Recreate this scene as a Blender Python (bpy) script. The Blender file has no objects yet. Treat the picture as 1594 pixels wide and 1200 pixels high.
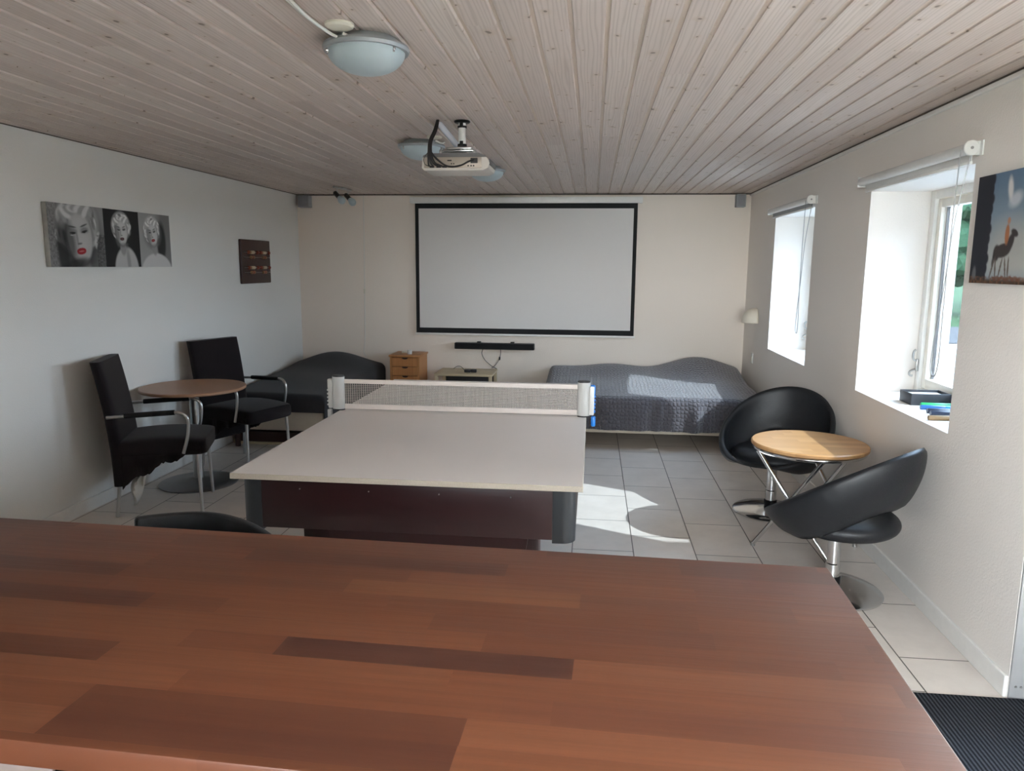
import bpy, bmesh, math, random
import numpy as np
from mathutils import Vector, Matrix
random.seed(4)
SC = bpy.context.scene
COL = SC.collection

# ------------------------------------------------------------------ camera, sky, sun, exposure
F_PX, PITCH, YAW, ROLL, CAM_H = 1153.73, 0.1604, 0.1064, 0.0076, 1.5675
def camera():
    cy, sy = math.cos(YAW), math.sin(YAW)
    r = Vector((cy, sy, 0)); fw = Vector((-sy, cy, 0)); u = Vector((0, 0, 1))
    cp, sp = math.cos(PITCH), math.sin(PITCH)
    fw2 = fw*cp - u*sp; u2 = u*cp + fw*sp
    cr, sr = math.cos(ROLL), math.sin(ROLL)
    r3 = r*cr + u2*sr; u3 = u2*cr - r*sr
    cd = bpy.data.cameras.new('camera'); c = bpy.data.objects.new('camera', cd); COL.objects.link(c)
    M = Matrix((r3, u3, -fw2)).transposed().to_4x4(); M.translation = Vector((0, 0, CAM_H))
    c.matrix_world = M
    cd.sensor_width = 36; cd.lens = F_PX/1594*36; cd.clip_start = .02; cd.clip_end = 300
    SC.camera = c
camera()
SC.view_settings.view_transform = 'Standard'
SC.view_settings.look = 'None'
SC.view_settings.gamma = 1
SC.view_settings.use_curve_mapping = False
SC.view_settings.exposure = 2.85
SKY = 7.0
SUN = 2.9
SUN_DIR = Vector((-1, .46, -.88)).normalized()
def sky():
    w = bpy.data.worlds.new('sky'); SC.world = w; w.use_nodes = True
    nt = w.node_tree; nt.nodes.clear()
    tc = nt.nodes.new('ShaderNodeTexCoord'); sx = nt.nodes.new('ShaderNodeSeparateXYZ')
    rp = nt.nodes.new('ShaderNodeValToRGB'); bg = nt.nodes.new('ShaderNodeBackground'); o = nt.nodes.new('ShaderNodeOutputWorld')
    nt.links.new(tc.outputs['Generated'], sx.inputs[0]); nt.links.new(sx.outputs['Z'], rp.inputs[0])
    e = rp.color_ramp.elements
    e[0].position = 0; e[0].color = (.98, .98, .985, 1)
    e[1].position = 1; e[1].color = (.62, .78, 1, 1)
    bg.inputs['Strength'].default_value = SKY
    nt.links.new(rp.outputs[0], bg.inputs[0]); nt.links.new(bg.outputs[0], o.inputs[0])
    l = bpy.data.lights.new('sun', 'SUN'); l.energy = SUN; l.angle = math.radians(.6); l.color = (1, .95, .88)
    s = bpy.data.objects.new('sun', l); COL.objects.link(s); s.location = (8, -4, 8)
    s.rotation_euler = SUN_DIR.to_track_quat('-Z', 'Y').to_euler()
sky()
SC.cycles.use_denoising = True
SC.cycles.max_bounces = 14
SC.cycles.diffuse_bounces = 9
SC.cycles.transparent_max_bounces = 16
SC.cycles.caustics_reflective = False
SC.cycles.caustics_refractive = False

HC = 2.30
XL, XR, YB, YF = -3.166, 1.5625, 7.852, -1.3
XO = 2.06                                            # outer face of the right wall
W1 = (5.610, 6.770); W2 = (3.358, 4.528); W4 = (-1.30, 1.35); WZ = (.855, 1.998); D1 = (1.72, 2.712, 2.08)
def portal(name, y0, y1, z0, z1):
    l = bpy.data.lights.new(name, 'AREA'); l.shape = 'RECTANGLE'; l.size = y1-y0; l.size_y = z1-z0
    l.cycles.is_portal = True
    o = bpy.data.objects.new(name, l); COL.objects.link(o)
    o.location = (XO+.02, (y0+y1)/2, (z0+z1)/2)
    o.rotation_euler = Vector((-1, 0, 0)).to_track_quat('-Z', 'Z').to_euler()
    # track quat with up Z puts local Y along world Z
portal('window_portal', *W1, *WZ); portal('window_portal', *W2, *WZ); 
l = bpy.data.lights.new('front_portal', 'AREA'); l.shape = 'RECTANGLE'; l.size = W4[1]-W4[0]; l.size_y = 1.3; l.cycles.is_portal = True
o = bpy.data.objects.new('front_portal', l); COL.objects.link(o); o.location = ((W4[0]+W4[1])/2, YF-.28, 1.60); o.rotation_euler = Vector((0, 1, 0)).to_track_quat('-Z', 'Z').to_euler()
portal('door_portal', D1[0], D1[1], 0, D1[2])

# ------------------------------------------------------------------ node helpers / materials
class N:
    def __init__(s, name):
        s.m = bpy.data.materials.new(name); s.m.use_nodes = True
        s.t = s.m.node_tree; s.b = s.t.nodes['Principled BSDF']
    def n(s, typ, ins=None, **kw):
        x = s.t.nodes.new('ShaderNode'+typ)
        for k, v in kw.items(): setattr(x, k, v)
        for k, v in (ins or {}).items():
            if isinstance(v, bpy.types.NodeSocket): s.t.links.new(v, x.inputs[k])
            else: x.inputs[k].default_value = v
        return x
    def math(s, op, a, b=0.0, c=None):
        d = {0: a, 1: b}
        if c is not None: d[2] = c
        return s.n('Math', d, operation=op).outputs[0]
    def mix(s, f, a, b, blend='MIX'):
        x = s.n('Mix', data_type='RGBA', blend_type=blend)
        for i, v in ((0, f), (6, a), (7, b)):
            if isinstance(v, bpy.types.NodeSocket): s.t.links.new(v, x.inputs[i])
            else: x.inputs[i].default_value = (v if i == 0 or len(v) == 4 else (*v, 1))
        return x.outputs[2]
    def ramp(s, f, stops):
        r = s.n('ValToRGB', {0: f}); e = r.color_ramp.elements
        while len(e) < len(stops): e.new(.5)
        for q, (p, c) in zip(e, stops):
            q.position = p; q.color = (*c, 1) if len(c) == 3 else c
        return r.outputs[0]
    def obj(s): return s.n('TexCoord').outputs['Object']
    def pos(s): return s.n('NewGeometry').outputs['Position']
    def xyz(s, v): return s.n('SeparateXYZ', {0: v}).outputs
    def vec(s, x, y, z): return s.n('CombineXYZ', {0: x, 1: y, 2: z}).outputs[0]
    def noise(s, v, scale, detail=3, rough=.5):
        return s.n('TexNoise', {'Vector': v, 'Scale': scale, 'Detail': detail, 'Roughness': rough})
    def bump(s, h, dist, strength=1.0):
        b = s.n('Bump', {'Height': h, 'Distance': dist, 'Strength': strength})
        s.t.links.new(b.outputs[0], s.b.inputs['Normal'])
    def out(s, col=None, rough=None, metal=None, spec=None):
        for k, v in (('Base Color', col), ('Roughness', rough), ('Metallic', metal), ('Specular IOR Level', spec)):
            if v is None: continue
            if isinstance(v, bpy.types.NodeSocket): s.t.links.new(v, s.b.inputs[k])
            else: s.b.inputs[k].default_value = (*v, 1) if isinstance(v, tuple) else v
        return s.m
def plain(name, col, rough=.5, metal=0, var=.06, scale=25, bump=0, bscale=200, spec=None):
    k = N(name); p = k.obj()
    f = k.noise(p, scale, 3).outputs[0]
    c = k.mix(f, tuple(max(0, x*(1-var)) for x in col), tuple(min(1, x*(1+var)) for x in col))
    if bump:
        k.bump(k.noise(p, bscale, 2).outputs[0], bump)
    return k.out(c, rough, metal, spec)

def mat_wall(name, col):
    k = N(name); p = k.pos()
    f = k.noise(p, 1.3, 3).outputs[0]
    c = k.mix(f, tuple(x*.97 for x in col), col)
    h = k.noise(p, 120, 3).outputs[0]; k.bump(h, .0012)
    return k.out(c, .75, spec=.3)
M_WALL = mat_wall('white_wall_paint', (.80, .79, .765))
M_WALLL = mat_wall('cool_grey_white_wall_paint', (.82, .82, .79))
M_WALLB = mat_wall('cream_wall_paint', (.88, .80, .715))
M_WALLR = mat_wall('bounce_tinted_white_wall', (.85, .805, .755))  # right wall: warm bounce from the sunlit floor is put into the colour
M_WHITE = plain('white_gloss_paint', (.82, .81, .78), .35)
M_SASH = plain('cream_window_paint', (.78, .74, .66), .35)

PITCH_B = .1112; GX = -.203
def mat_ceiling():
    k = N('whitewashed_pine'); p = k.pos(); x, y, z = k.xyz(p)
    u = k.math('DIVIDE', k.math('SUBTRACT', x, GX), PITCH_B)
    i = k.math('FLOOR', u)
    r1 = k.n('TexWhiteNoise', {'W': i}, noise_dimensions='1D').outputs['Value']
    seg = k.math('FLOOR', k.math('DIVIDE', k.math('ADD', y, k.math('MULTIPLY', r1, 9.0)), 3.1))
    r2 = k.n('TexWhiteNoise', {'Vector': k.vec(i, seg, 0)}, noise_dimensions='2D').outputs['Value']
    off = k.math('MULTIPLY', r2, 37.0)
    v = k.vec(k.math('MULTIPLY', x, 14), k.math('ADD', k.math('MULTIPLY', y, .55), off), off)
    g = k.noise(v, 2.6, 4, .6).outputs[0]
    wv = k.n('TexWave', {'Vector': k.vec(k.math('ADD', x, off), k.math('MULTIPLY', y, .045), off), 'Scale': 22, 'Distortion': 9, 'Detail': 2, 'Detail Scale': 1.4}, wave_type='BANDS', bands_direction='X').outputs['Fac']
    base = k.ramp(r2, [(0, (.62, .525, .475)), (.35, (.68, .585, .53)), (.7, (.72, .62, .565)), (1, (.75, .665, .60))])
    c = k.mix(k.math('MULTIPLY', g, .5), base, (.52, .44, .39))
    c = k.mix(k.math('MULTIPLY', k.math('POWER', wv, 3), .42), c, (.44, .36, .31))
    # knots
    kv = k.vec(k.math('ADD', k.math('MULTIPLY', x, 8.0), off), k.math('ADD', k.math('MULTIPLY', y, 6.0), off), 0)
    wob = k.noise(p, 16, 2)
    kv2 = k.n('VectorMath', {0: kv, 1: k.n('VectorMath', {0: wob.outputs['Color'], 'Scale': .22}, operation='SCALE').outputs[0]}, operation='ADD').outputs[0]
    vo = k.n('TexVoronoi', {'Vector': kv2, 'Scale': 1.0}, feature='F1', voronoi_dimensions='2D')
    dsp = k.n('TexWhiteNoise', {'Vector': vo.outputs['Position']}, noise_dimensions='2D').outputs['Value']
    rad = k.math('ADD', .018, k.math('MULTIPLY', k.math('POWER', dsp, 2.5), .075))
    kn = k.n('MapRange', {0: vo.outputs['Distance'], 1: k.math('MULTIPLY', rad, .55), 2: rad, 3: 1.0, 4: 0.0}).outputs[0]
    halo = k.n('MapRange', {0: vo.outputs['Distance'], 1: rad, 2: k.math('MULTIPLY', rad, 3.2), 3: .45, 4: 0.0}).outputs[0]
    c = k.mix(halo, c, (.55, .43, .32))
    c = k.mix(k.math('MULTIPLY', kn, .8), c, (.17, .125, .10))
    # the tongue is pale bare timber
    fr = k.math('FRACT', u); tg = k.math('LESS_THAN', fr, .118)
    c = k.mix(k.math('MULTIPLY', tg, .75), c, (.80, .70, .61))
    k.bump(g, .0008)
    return k.out(c, .6, spec=.25)
M_CEIL = mat_ceiling()

def mat_floor():
    k = N('pale_stone_tiles'); p = k.pos(); x, y, z = k.xyz(p)
    v = k.vec(k.math('SUBTRACT', y, 3.98-.0025+5.05), k.math('SUBTRACT', x, .264-3.4-.0025), 0)
    b = k.n('TexBrick', {'Vector': v, 'Color1': (.0, .0, .0, 1), 'Color2': (1, 1, 1, 1), 'Mortar': (.5, .5, .5, 1), 'Scale': 1, 'Mortar Size': .003, 'Mortar Smooth': .15, 'Bias': 0, 'Brick Width': .505, 'Row Height': .34})
    b.offset = .5; b.offset_frequency = 2
    f = k.noise(p, 5, 6, .65).outputs[0]; f2 = k.noise(p, 1.4, 3).outputs[0]
    c = k.ramp(f, [(.3, (.63, .575, .525)), (.55, (.72, .66, .605)), (.75, (.78, .725, .675))])
    c = k.mix(k.math('MULTIPLY', k.xyz(b.outputs['Color'])[0], .22), c, (.60, .54, .49))
    c = k.mix(k.math('MULTIPLY', f2, .25), c, (.72, .675, .62))
    c = k.mix(b.outputs['Fac'], c, (.115, .10, .085))
    k.bump(k.math('SUBTRACT', k.math('MULTIPLY', f, .15), b.outputs['Fac']), .002)
    return k.out(c, k.math('ADD', .30, k.math('MULTIPLY', f, .2)), spec=.45)
M_FLOOR = mat_floor()

def mat_staves(name, length, width, cols, rough, grain=.5, ax=(0, 1), spec=.5, special=(), y0=0.0):
    k = N(name); p = k.obj(); q = k.xyz(p); x, y = q[ax[0]], q[ax[1]]
    row = k.math('FLOOR', k.math('DIVIDE', k.math('SUBTRACT', y, y0), width))
    r1 = k.n('TexWhiteNoise', {'W': row}, noise_dimensions='1D').outputs['Value']
    xs = k.math('DIVIDE', k.math('ADD', x, k.math('MULTIPLY', r1, 7.3)), length)
    st = k.math('FLOOR', xs)
    rv = k.n('TexWhiteNoise', {'Vector': k.vec(row, st, 3.3)}, noise_dimensions='3D').outputs['Value']
    off = k.math('MULTIPLY', rv, 23)
    g = k.noise(k.vec(k.math('MULTIPLY', x, 2.2), k.math('MULTIPLY', y, 60), off), 1.6, 4, .6).outputs[0]
    g2 = k.noise(k.vec(k.math('ADD', k.math('MULTIPLY', x, 1.2), off), k.math('MULTIPLY', y, 9), off), 2.0, 3, .6).outputs[0]
    base = k.ramp(rv, cols)
    for x0, x1, ya, yb, col, f in special:          # single staves of a clearly different colour
        m1 = k.math('MULTIPLY', k.math('GREATER_THAN', x, x0), k.math('LESS_THAN', x, x1))
        m2 = k.math('MULTIPLY', k.math('GREATER_THAN', y, ya), k.math('LESS_THAN', y, yb))
        base = k.mix(k.math('MULTIPLY', k.math('MULTIPLY', m1, m2), f), base, col)
    c = k.mix(k.math('MULTIPLY', g, grain), base, tuple(v*.45 for v in cols[0][1]))
    c = k.mix(k.math('MULTIPLY', g2, .35), c, cols[-1][1])
    k.bump(g, .0004)
    return k.out(c, rough, spec=spec)
M_COUNTER = mat_staves('oiled_hardwood_staves', .47, .050, [(0, (.055, .017, .011)), (.12, (.108, .034, .0155)), (.5, (.14, .044, .0195)), (.8, (.16, .053, .0225)), (1, (.185, .065, .029))], .40, grain=.62, spec=.35, y0=-.026, special=((-.823, -.421, -.426, -.376, (.038, .013, .011), 1.0), (-1.42, -1.09, -.326, -.276, (.075, .024, .016), .9), (-.635, -.23, -.326, -.276, (.09, .03, .018), .5), (-.80, -.422, -.226, -.176, (.20, .075, .032), .7), (-.422, -.10, -.226, -.176, (.10, .034, .02), .5), (-.16, .0, -.126, -.076, (.11, .036, .022), .6), (-.50, -.10, -.526, -.476, (.13, .042, .022), .5)))
M_TABLEWOOD = mat_staves('light_oak_staves', .30, .055, [(0, (.46, .23, .09)), (.5, (.56, .30, .12)), (1, (.66, .38, .17))], .35)
M_PINE = mat_staves('orange_pine', .9, .09, [(0, (.46, .19, .06)), (.5, (.53, .23, .075)), (1, (.60, .28, .10))], .45, ax=(2, 0))
M_BEECH = mat_staves('beech_laminate', 1.3, .30, [(0, (.40, .22, .13)), (1, (.44, .25, .15))], .4, grain=.25)
M_BIRCH = mat_staves('pale_birch', .9, .2, [(0, (.58, .48, .31)), (1, (.64, .54, .36))], .45, grain=.2)
M_MAHOG = mat_staves('dark_mahogany', 1.2, .3, [(0, (.026, .0065, .0075)), (1, (.036, .010, .010))], .35, grain=.4, ax=(0, 2))
M_DARKWOOD = mat_staves('dark_stained_wood', .9, .2, [(0, (.045, .016, .012)), (1, (.06, .02, .015))], .4, ax=(1, 2))
M_BOARD = plain('white_melamine', (.76, .70, .66), .4, var=.03, scale=3)
M_BOARDEDGE = plain('raw_chipboard_edge', (.52, .46, .38), .7, var=.2, scale=200)
M_BLACKPL = plain('black_plastic', (.016, .016, .018), .42)
M_CORNER = plain('charcoal_corner_plastic', (.028, .031, .035), .4)
M_CHROME = plain('chrome', (.72, .72, .72), .12, 1, var=.02)
M_SATIN = plain('brushed_steel', (.55, .55, .54), .28, 1, var=.04)
M_GREYMET = plain('grey_metal', (.30, .30, .30), .38, .8, var=.05)
M_BLKMET = plain('black_metal', (.015, .015, .015), .4, .5)
def mat_fabric(name, c, c2, sc, bump, rough=.95, sheen=.3):
    k = N(name); p = k.obj()
    f = k.noise(p, 9, 4, .6).outputs[0]; h = k.noise(p, sc, 2, .6).outputs[0]
    k.bump(h, bump)
    if sheen: k.b.inputs['Sheen Weight'].default_value = sheen; k.b.inputs['Sheen Roughness'].default_value = .5
    return k.out(k.mix(f, c, c2), rough, spec=.2)
M_VELVET = mat_fabric('black_velour', (.008, .006, .007), (.017, .012, .013), 300, .001, sheen=.12)
M_LEATHER = None
def mat_leather():
    k = N('black_leather'); p = k.obj()
    v = k.n('TexVoronoi', {'Vector': p, 'Scale': 260}, feature='DISTANCE_TO_EDGE').outputs['Distance']
    w = k.noise(p, 14, 3).outputs[0]
    k.bump(k.math('ADD', k.math('MULTIPLY', v, .5), k.math('MULTIPLY', w, 1.5)), .0015)
    return k.out(k.mix(w, (.010, .011, .013), (.017, .018, .021)), .38, spec=.38)
M_LEATHER = mat_leather()
M_BLANKET = mat_fabric('dark_grey_blanket', (.028, .028, .031), (.040, .040, .044), 350, .0015, sheen=.1)
def mat_quilt():
    k = N('grey_quilted_bedspread')
    uv = k.n('TexCoord').outputs['UV']
    v = k.n('TexVoronoi', {'Vector': uv, 'Scale': 30.0, 'Randomness': .5}, feature='DISTANCE_TO_EDGE', voronoi_dimensions='2D').outputs['Distance']
    h = k.math('POWER', k.math('MINIMUM', k.math('MULTIPLY', v, 2.6), 1.0), .5)
    h2 = k.noise(k.obj(), 260, 2).outputs[0]
    k.bump(k.math('ADD', h, k.math('MULTIPLY', h2, .12)), .008, .9)
    k.b.inputs['Sheen Weight'].default_value = .5
    c = k.mix(h, (.062, .056, .065), (.098, .091, .104))
    return k.out(c, .75, spec=.3)
M_QUILT = mat_quilt()
M_CREAM = plain('cream_bed_base', (.55, .48, .38), .6)
M_SCREEN = plain('matt_white_screen', (.74, .72, .70), .85, var=.01)
M_SCRBLK = plain('matt_black_border', (.008, .008, .009), .8)
M_PLASTICW = plain('white_plastic', (.72, .72, .70), .4)
M_PLASTICG = plain('grey_plastic', (.36, .37, .39), .5)
M_NETPOST = plain('pale_grey_plastic', (.50, .505, .49), .4)
M_BLUE = plain('bright_blue_plastic', (.015, .22, .72), .35)
M_NET = plain('grey_brown_net_cord', (.48, .43, .39), .8)
M_TAPE = plain('white_net_tape', (.70, .64, .60), .7)
M_PROJ = plain('silver_white_plastic', (.58, .54, .49), .4)
M_PROJG = plain('silver_grey_plastic', (.13, .125, .125), .4)
M_PORT = plain('dark_socket_plastic', (.02, .018, .018), .5)
M_LAMPSHADE = plain('cream_lamp_shade', (.80, .74, .62), .5)
def mat_frost():
    k = N('frosted_glass'); 
    k.b.inputs['Transmission Weight'].default_value = .15
    return k.out(k.mix(k.noise(k.obj(), 8, 2).outputs[0], (.50, .60, .63), (.55, .65, .68)), .35, spec=.5)
M_FROST = mat_frost()
M_LAMPRIM = plain('grey_lamp_ring', (.36, .38, .39), .4, .3)
M_CLEAR = plain('clear_bulb_glass', (.75, .76, .76), .1)
M_CABLEW = plain('white_cable', (.72, .70, .66), .5)
M_CABLEB = plain('black_cable', (.012, .011, .011), .5)
M_IVORY = plain('ivory_plastic', (.72, .69, .58), .45)
def mat_glass(name='window_glass', tint=(.93, .95, .95, 1)):
    m = bpy.data.materials.new(name); m.use_nodes = True; t = m.node_tree; t.nodes.clear()
    tr = t.nodes.new('ShaderNodeBsdfTransparent'); tr.inputs[0].default_value = tint
    gl = t.nodes.new('ShaderNodeBsdfGlossy'); gl.inputs['Roughness'].default_value = .02
    mx = t.nodes.new('ShaderNodeMixShader'); o = t.nodes.new('ShaderNodeOutputMaterial')
    mx.inputs[0].default_value = .04; t.links.new(tr.outputs[0], mx.inputs[1]); t.links.new(gl.outputs[0], mx.inputs[2]); t.links.new(mx.outputs[0], o.inputs[0])
    return m
M_GLASS = mat_glass()
M_GLASS2 = mat_glass('daylight_dimming_glass', (.46, .51, .55, 1))  # dark tint added to the panes to dim daylight on the reveals
def mat_mat():
    k = N('ribbed_charcoal_carpet'); p = k.pos(); x, y, z = k.xyz(p)
    w = k.n('TexWave', {'Vector': p, 'Scale': 22, 'Distortion': .4, 'Detail': 2, 'Detail Scale': 8}, wave_type='BANDS', bands_direction='X').outputs['Fac']
    nz = k.noise(p, 400, 2).outputs[0]
    k.bump(k.math('ADD', w, k.math('MULTIPLY', nz, .5)), .004)
    return k.out(k.mix(k.math('MULTIPLY', w, k.math('ADD', nz, .4)), (.010, .011, .014), (.075, .082, .10)), .95, spec=.1)
M_MAT = mat_mat()
def mat_vcol(name, rough=.6):
    k = N(name); a = k.n('VertexColor'); a.layer_name = 'print'
    return k.out(a.outputs['Color'], rough, spec=.3)
M_PRINT = mat_vcol('printed_canvas')

# ------------------------------------------------------------------ mesh helpers
def BM(): return bmesh.new()
def box(bm, c, s, bev=0, seg=2, rot=None):
    M = Matrix.Translation(c) @ (rot.to_4x4() if rot else Matrix.Identity(4)) @ Matrix.Diagonal((*s, 1))
    r = bmesh.ops.create_cube(bm, size=1, matrix=M)
    if bev:
        vs = set(r['verts']); ed = [e for e in bm.edges if e.verts[0] in vs and e.verts[1] in vs]
        bmesh.ops.bevel(bm, geom=ed, offset=bev, segments=seg, affect='EDGES', profile=.5, clamp_overlap=True)
    return bm
def bx(bm, x0, x1, y0, y1, z0, z1, bev=0, seg=2):
    return box(bm, ((x0+x1)/2, (y0+y1)/2, (z0+z1)/2), (abs(x1-x0), abs(y1-y0), abs(z1-z0)), bev, seg)
def smooth_path(pts, n=6, closed=False):
    P = [Vector(p) for p in pts]; o = []
    m = len(P)
    for i in range(m if closed else m-1):
        g = lambda j: P[j % m] if closed else P[max(0, min(m-1, j))]
        a, b, c, d = g(i-1), g(i), g(i+1), g(i+2)
        for k in range(n):
            t = k/n
            o.append(.5*((2*b) + (c-a)*t + (2*a-5*b+4*c-d)*t*t + (3*b-a-3*c+d)*t*t*t))
    if not closed: o.append(P[-1])
    return o
def tube(bm, pts, r, n=8, closed=False):
    P = [Vector(p) for p in pts]; m = len(P); rings = []
    up = None
    for i in range(m):
        if closed: t = (P[(i+1) % m]-P[i-1])
        else: t = P[min(m-1, i+1)]-P[max(0, i-1)]
        t = t.normalized()
        if up is None:
            up = Vector((0, 0, 1)) if abs(t.z) < .9 else Vector((1, 0, 0))
        s = t.cross(up).normalized(); up = s.cross(t).normalized()
        rr = r[i] if isinstance(r, (list, tuple)) else r
        rings.append([bm.verts.new(P[i]+rr*(math.cos(a)*s+math.sin(a)*up)) for a in [2*math.pi*k/n for k in range(n)]])
    for i in range(m if closed else m-1):
        A, B = rings[i], rings[(i+1) % m]
        for k in range(n): bm.faces.new((A[k], A[(k+1) % n], B[(k+1) % n], B[k]))
    if not closed:
        bm.faces.new(rings[0][::-1]); bm.faces.new(rings[-1])
    return bm
def lathe(bm, prof, n=32, c=(0, 0, 0), axis='Z'):
    c = Vector(c); rings = []
    def P(r, z, a):
        if axis == 'Z': return c+Vector((r*math.cos(a), r*math.sin(a), z))
        if axis == 'Y': return c+Vector((r*math.cos(a), z, r*math.sin(a)))
        return c+Vector((z, r*math.cos(a), r*math.sin(a)))
    for r, z in prof:
        if r < 1e-6: rings.append([bm.verts.new(P(0, z, 0))])
        else: rings.append([bm.verts.new(P(r, z, 2*math.pi*k/n)) for k in range(n)])
    for A, B in zip(rings, rings[1:]):
        if len(A) == 1 and len(B) == 1: continue
        for k in range(n):
            a = A[k % len(A)], A[(k+1) % len(A)]; b = B[k % len(B)], B[(k+1) % len(B)]
            f = []
            for v in (a[0], a[1], b[1], b[0]):
                if v not in f: f.append(v)
            bm.faces.new(f)
    for R in (rings[0], rings[-1]):
        if len(R) > 1:
            try: bm.faces.new(R)
            except ValueError: pass
    return bm
def cyl(bm, c, r, h, n=24, axis='Z', bev=0):
    if bev: return lathe(bm, [(0, 0), (r-bev, 0), (r, bev), (r, h-bev), (r-bev, h), (0, h)], n, c, axis)
    return lathe(bm, [(0, 0), (r, 0), (r, h), (0, h)], n, c, axis)
def prism(bm, poly, h, plane='XY', base=0.0):
    def P(a, b, d):
        return Vector((a, b, d)) if plane == 'XY' else Vector((a, d, b)) if plane == 'XZ' else Vector((d, a, b))
    A = [bm.verts.new(P(a, b, base)) for a, b in poly]; B = [bm.verts.new(P(a, b, base+h)) for a, b in poly]
    n = len(poly)
    bm.faces.new(A[::-1]); bm.faces.new(B)
    for i in range(n): bm.faces.new((A[i], A[(i+1) % n], B[(i+1) % n], B[i]))
    return bm
def surf(bm, f, nu, nv, wrapu=False):
    V = [[bm.verts.new(f(i/(nu if wrapu else nu-1), j/(nv-1))) for j in range(nv)] for i in range(nu)]
    for i in range(nu if wrapu else nu-1):
        for j in range(nv-1):
            bm.faces.new((V[i][j], V[(i+1) % nu][j], V[(i+1) % nu][j+1], V[i][j+1]))
    return V
def build(name, bm, mat, parent=None, smooth=True, ang=.6, loc=None, rotz=0):
    bmesh.ops.recalc_face_normals(bm, faces=bm.faces[:])
    me = bpy.data.meshes.new(name); bm.to_mesh(me); bm.free()
    for m in (mat if isinstance(mat, (list, tuple)) else [mat]): me.materials.append(m)
    if smooth:
        me.polygons.foreach_set('use_smooth', [True]*len(me.polygons)); me.set_sharp_from_angle(angle=ang)
    o = bpy.data.objects.new(name, me); COL.objects.link(o)
    if parent: o.parent = parent
    if loc: o.location = loc
    if rotz: o.rotation_euler.z = rotz
    return o
def tag(o, label, cat, group=None):
    o['label'] = label; o['category'] = cat
    if group: o['group'] = group
    return o
def thing(name, label, cat, loc=(0, 0, 0), rotz=0, group=None):
    o = bpy.data.objects.new(name, None); COL.objects.link(o); o.empty_display_size = .1
    o.location = loc; o.rotation_euler.z = rotz
    return tag(o, label, cat, group)
def struct(name, bm=None, mat=None, loc=(0, 0, 0), smooth=False):
    if bm is None:
        o = bpy.data.objects.new(name, None); COL.objects.link(o); o.location = loc
    else: o = build(name, bm, mat, smooth=smooth)
    o['kind'] = 'structure'
    return o
def dup(root, loc, rotz, label, group=None):
    r = root.copy(); COL.objects.link(r); r.location = loc; r.rotation_euler = (0, 0, rotz); r['label'] = label
    if group: r['group'] = group
    for ch in list(root.children):
        c = ch.copy(); COL.objects.link(c); c.parent = r
        for g in ch.children:
            d = g.copy(); COL.objects.link(d); d.parent = c
    return r
ss = lambda a, b, x: (lambda t: t*t*(3-2*t))(max(0, min(1, (x-a)/(b-a))))

# ------------------------------------------------------------------ room shell
b = BM(); bx(b, XL-.2, 2.03, YF-.2, YB+.2, -.12, 0); struct('floor', b, M_FLOOR)
b = BM()
xs = []
k0 = math.floor((XL-GX)/PITCH_B)-1
prof = []
k = k0
while GX+k*PITCH_B < XR+.12:
    g = GX+k*PITCH_B
    prof += [(g-.0035, HC), (g-.0005, HC+.010), (g+.0125, HC+.006), (g+.0150, HC)]
    k += 1
V0 = [b.verts.new((x, YF, z)) for x, z in prof]; V1 = [b.verts.new((x, YB+.05, z)) for x, z in prof]
for i in range(len(prof)-1): b.faces.new((V0[i], V0[i+1], V1[i+1], V1[i]))
bx(b, XL-.2, XO, YF-.2, YB+.2, HC+.02, HC+.2)
struct('ceiling', b, M_CEIL)
b = BM(); bx(b, XL-.25, XL, YF-.2, YB+.2, 0, HC+.02); struct('wall_left', b, M_WALLL)
b = BM(); bx(b, XL, XR, YB, YB+.25, 0, HC+.02); struct('wall_back', b, M_WALLB)
b = BM(); bx(b, XL, W4[0], YF-.25, YF, 0, HC+.02); bx(b, W4[1], XR, YF-.25, YF, 0, HC+.02); bx(b, W4[0], W4[1], YF-.25, YF, 0, .95); bx(b, W4[0], W4[1], YF-.25, YF, 2.25, HC+.02); struct('wall_front', b, M_WALL)
e = struct('window_3', loc=((W4[0]+W4[1])/2, YF-.15, .95)); hw = (W4[1]-W4[0])/2  # unseen window added behind the camera to fill the room with daylight
b = BM()
for a in ((-hw, -hw+.06), (-.65-.03, -.65+.03), (.65-.03, .65+.03), (hw-.06, hw)): bx(b, *a, -.035, .035, 0, 1.30)
bx(b, -hw, hw, -.03, .03, 0, .06); bx(b, -hw, hw, -.03, .03, 1.24, 1.30); build('window_frame', b, M_WHITE, e)
WF4 = (e, hw)
b = BM()
ys = [YF-.2, D1[0], D1[1], W2[0], W2[1], W1[0], W1[1], YB+.2]
for i in range(0, len(ys), 2): bx(b, XR, XO, ys[i], ys[i+1], 0, HC+.02)
for w, (za, zb_) in ((W1, WZ), (W2, WZ)):
    bx(b, XR, XO, w[0], w[1], 0, za); bx(b, XR, XO, w[0], w[1], zb_, HC+.02)
bx(b, XR, XO, D1[0], D1[1], D1[2], HC+.02)
struct('wall_right', b, M_WALLR)
b = BM(); bx(b, XL, XL+.014, YF, YB, 0, .085, .004); struct('baseboard_left', b, M_WHITE)
b = BM(); bx(b, XR-.014, XR, D1[1]+.0, YB, 0, .085, .004); bx(b, XR-.014, XR, YF, D1[0], 0, .085, .004); struct('baseboard_right', b, M_WHITE)
b = BM(); bx(b, XL, -.62, -.62, -.50, 0, HC+.01); struct('added_shading_wall', b, M_WALL)  # unseen partition added to shade the counter's left part from the front window
b = BM(); bx(b, XL+.014, XR-.014, YB-.014, YB, 0, .085, .004); struct('baseboard_back', b, M_WHITE)
M_SHADOWLINE = plain('painted_shadow_line', (.10, .08, .065), .7)  # dark strips paint the shadow line along the ceiling edge
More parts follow.
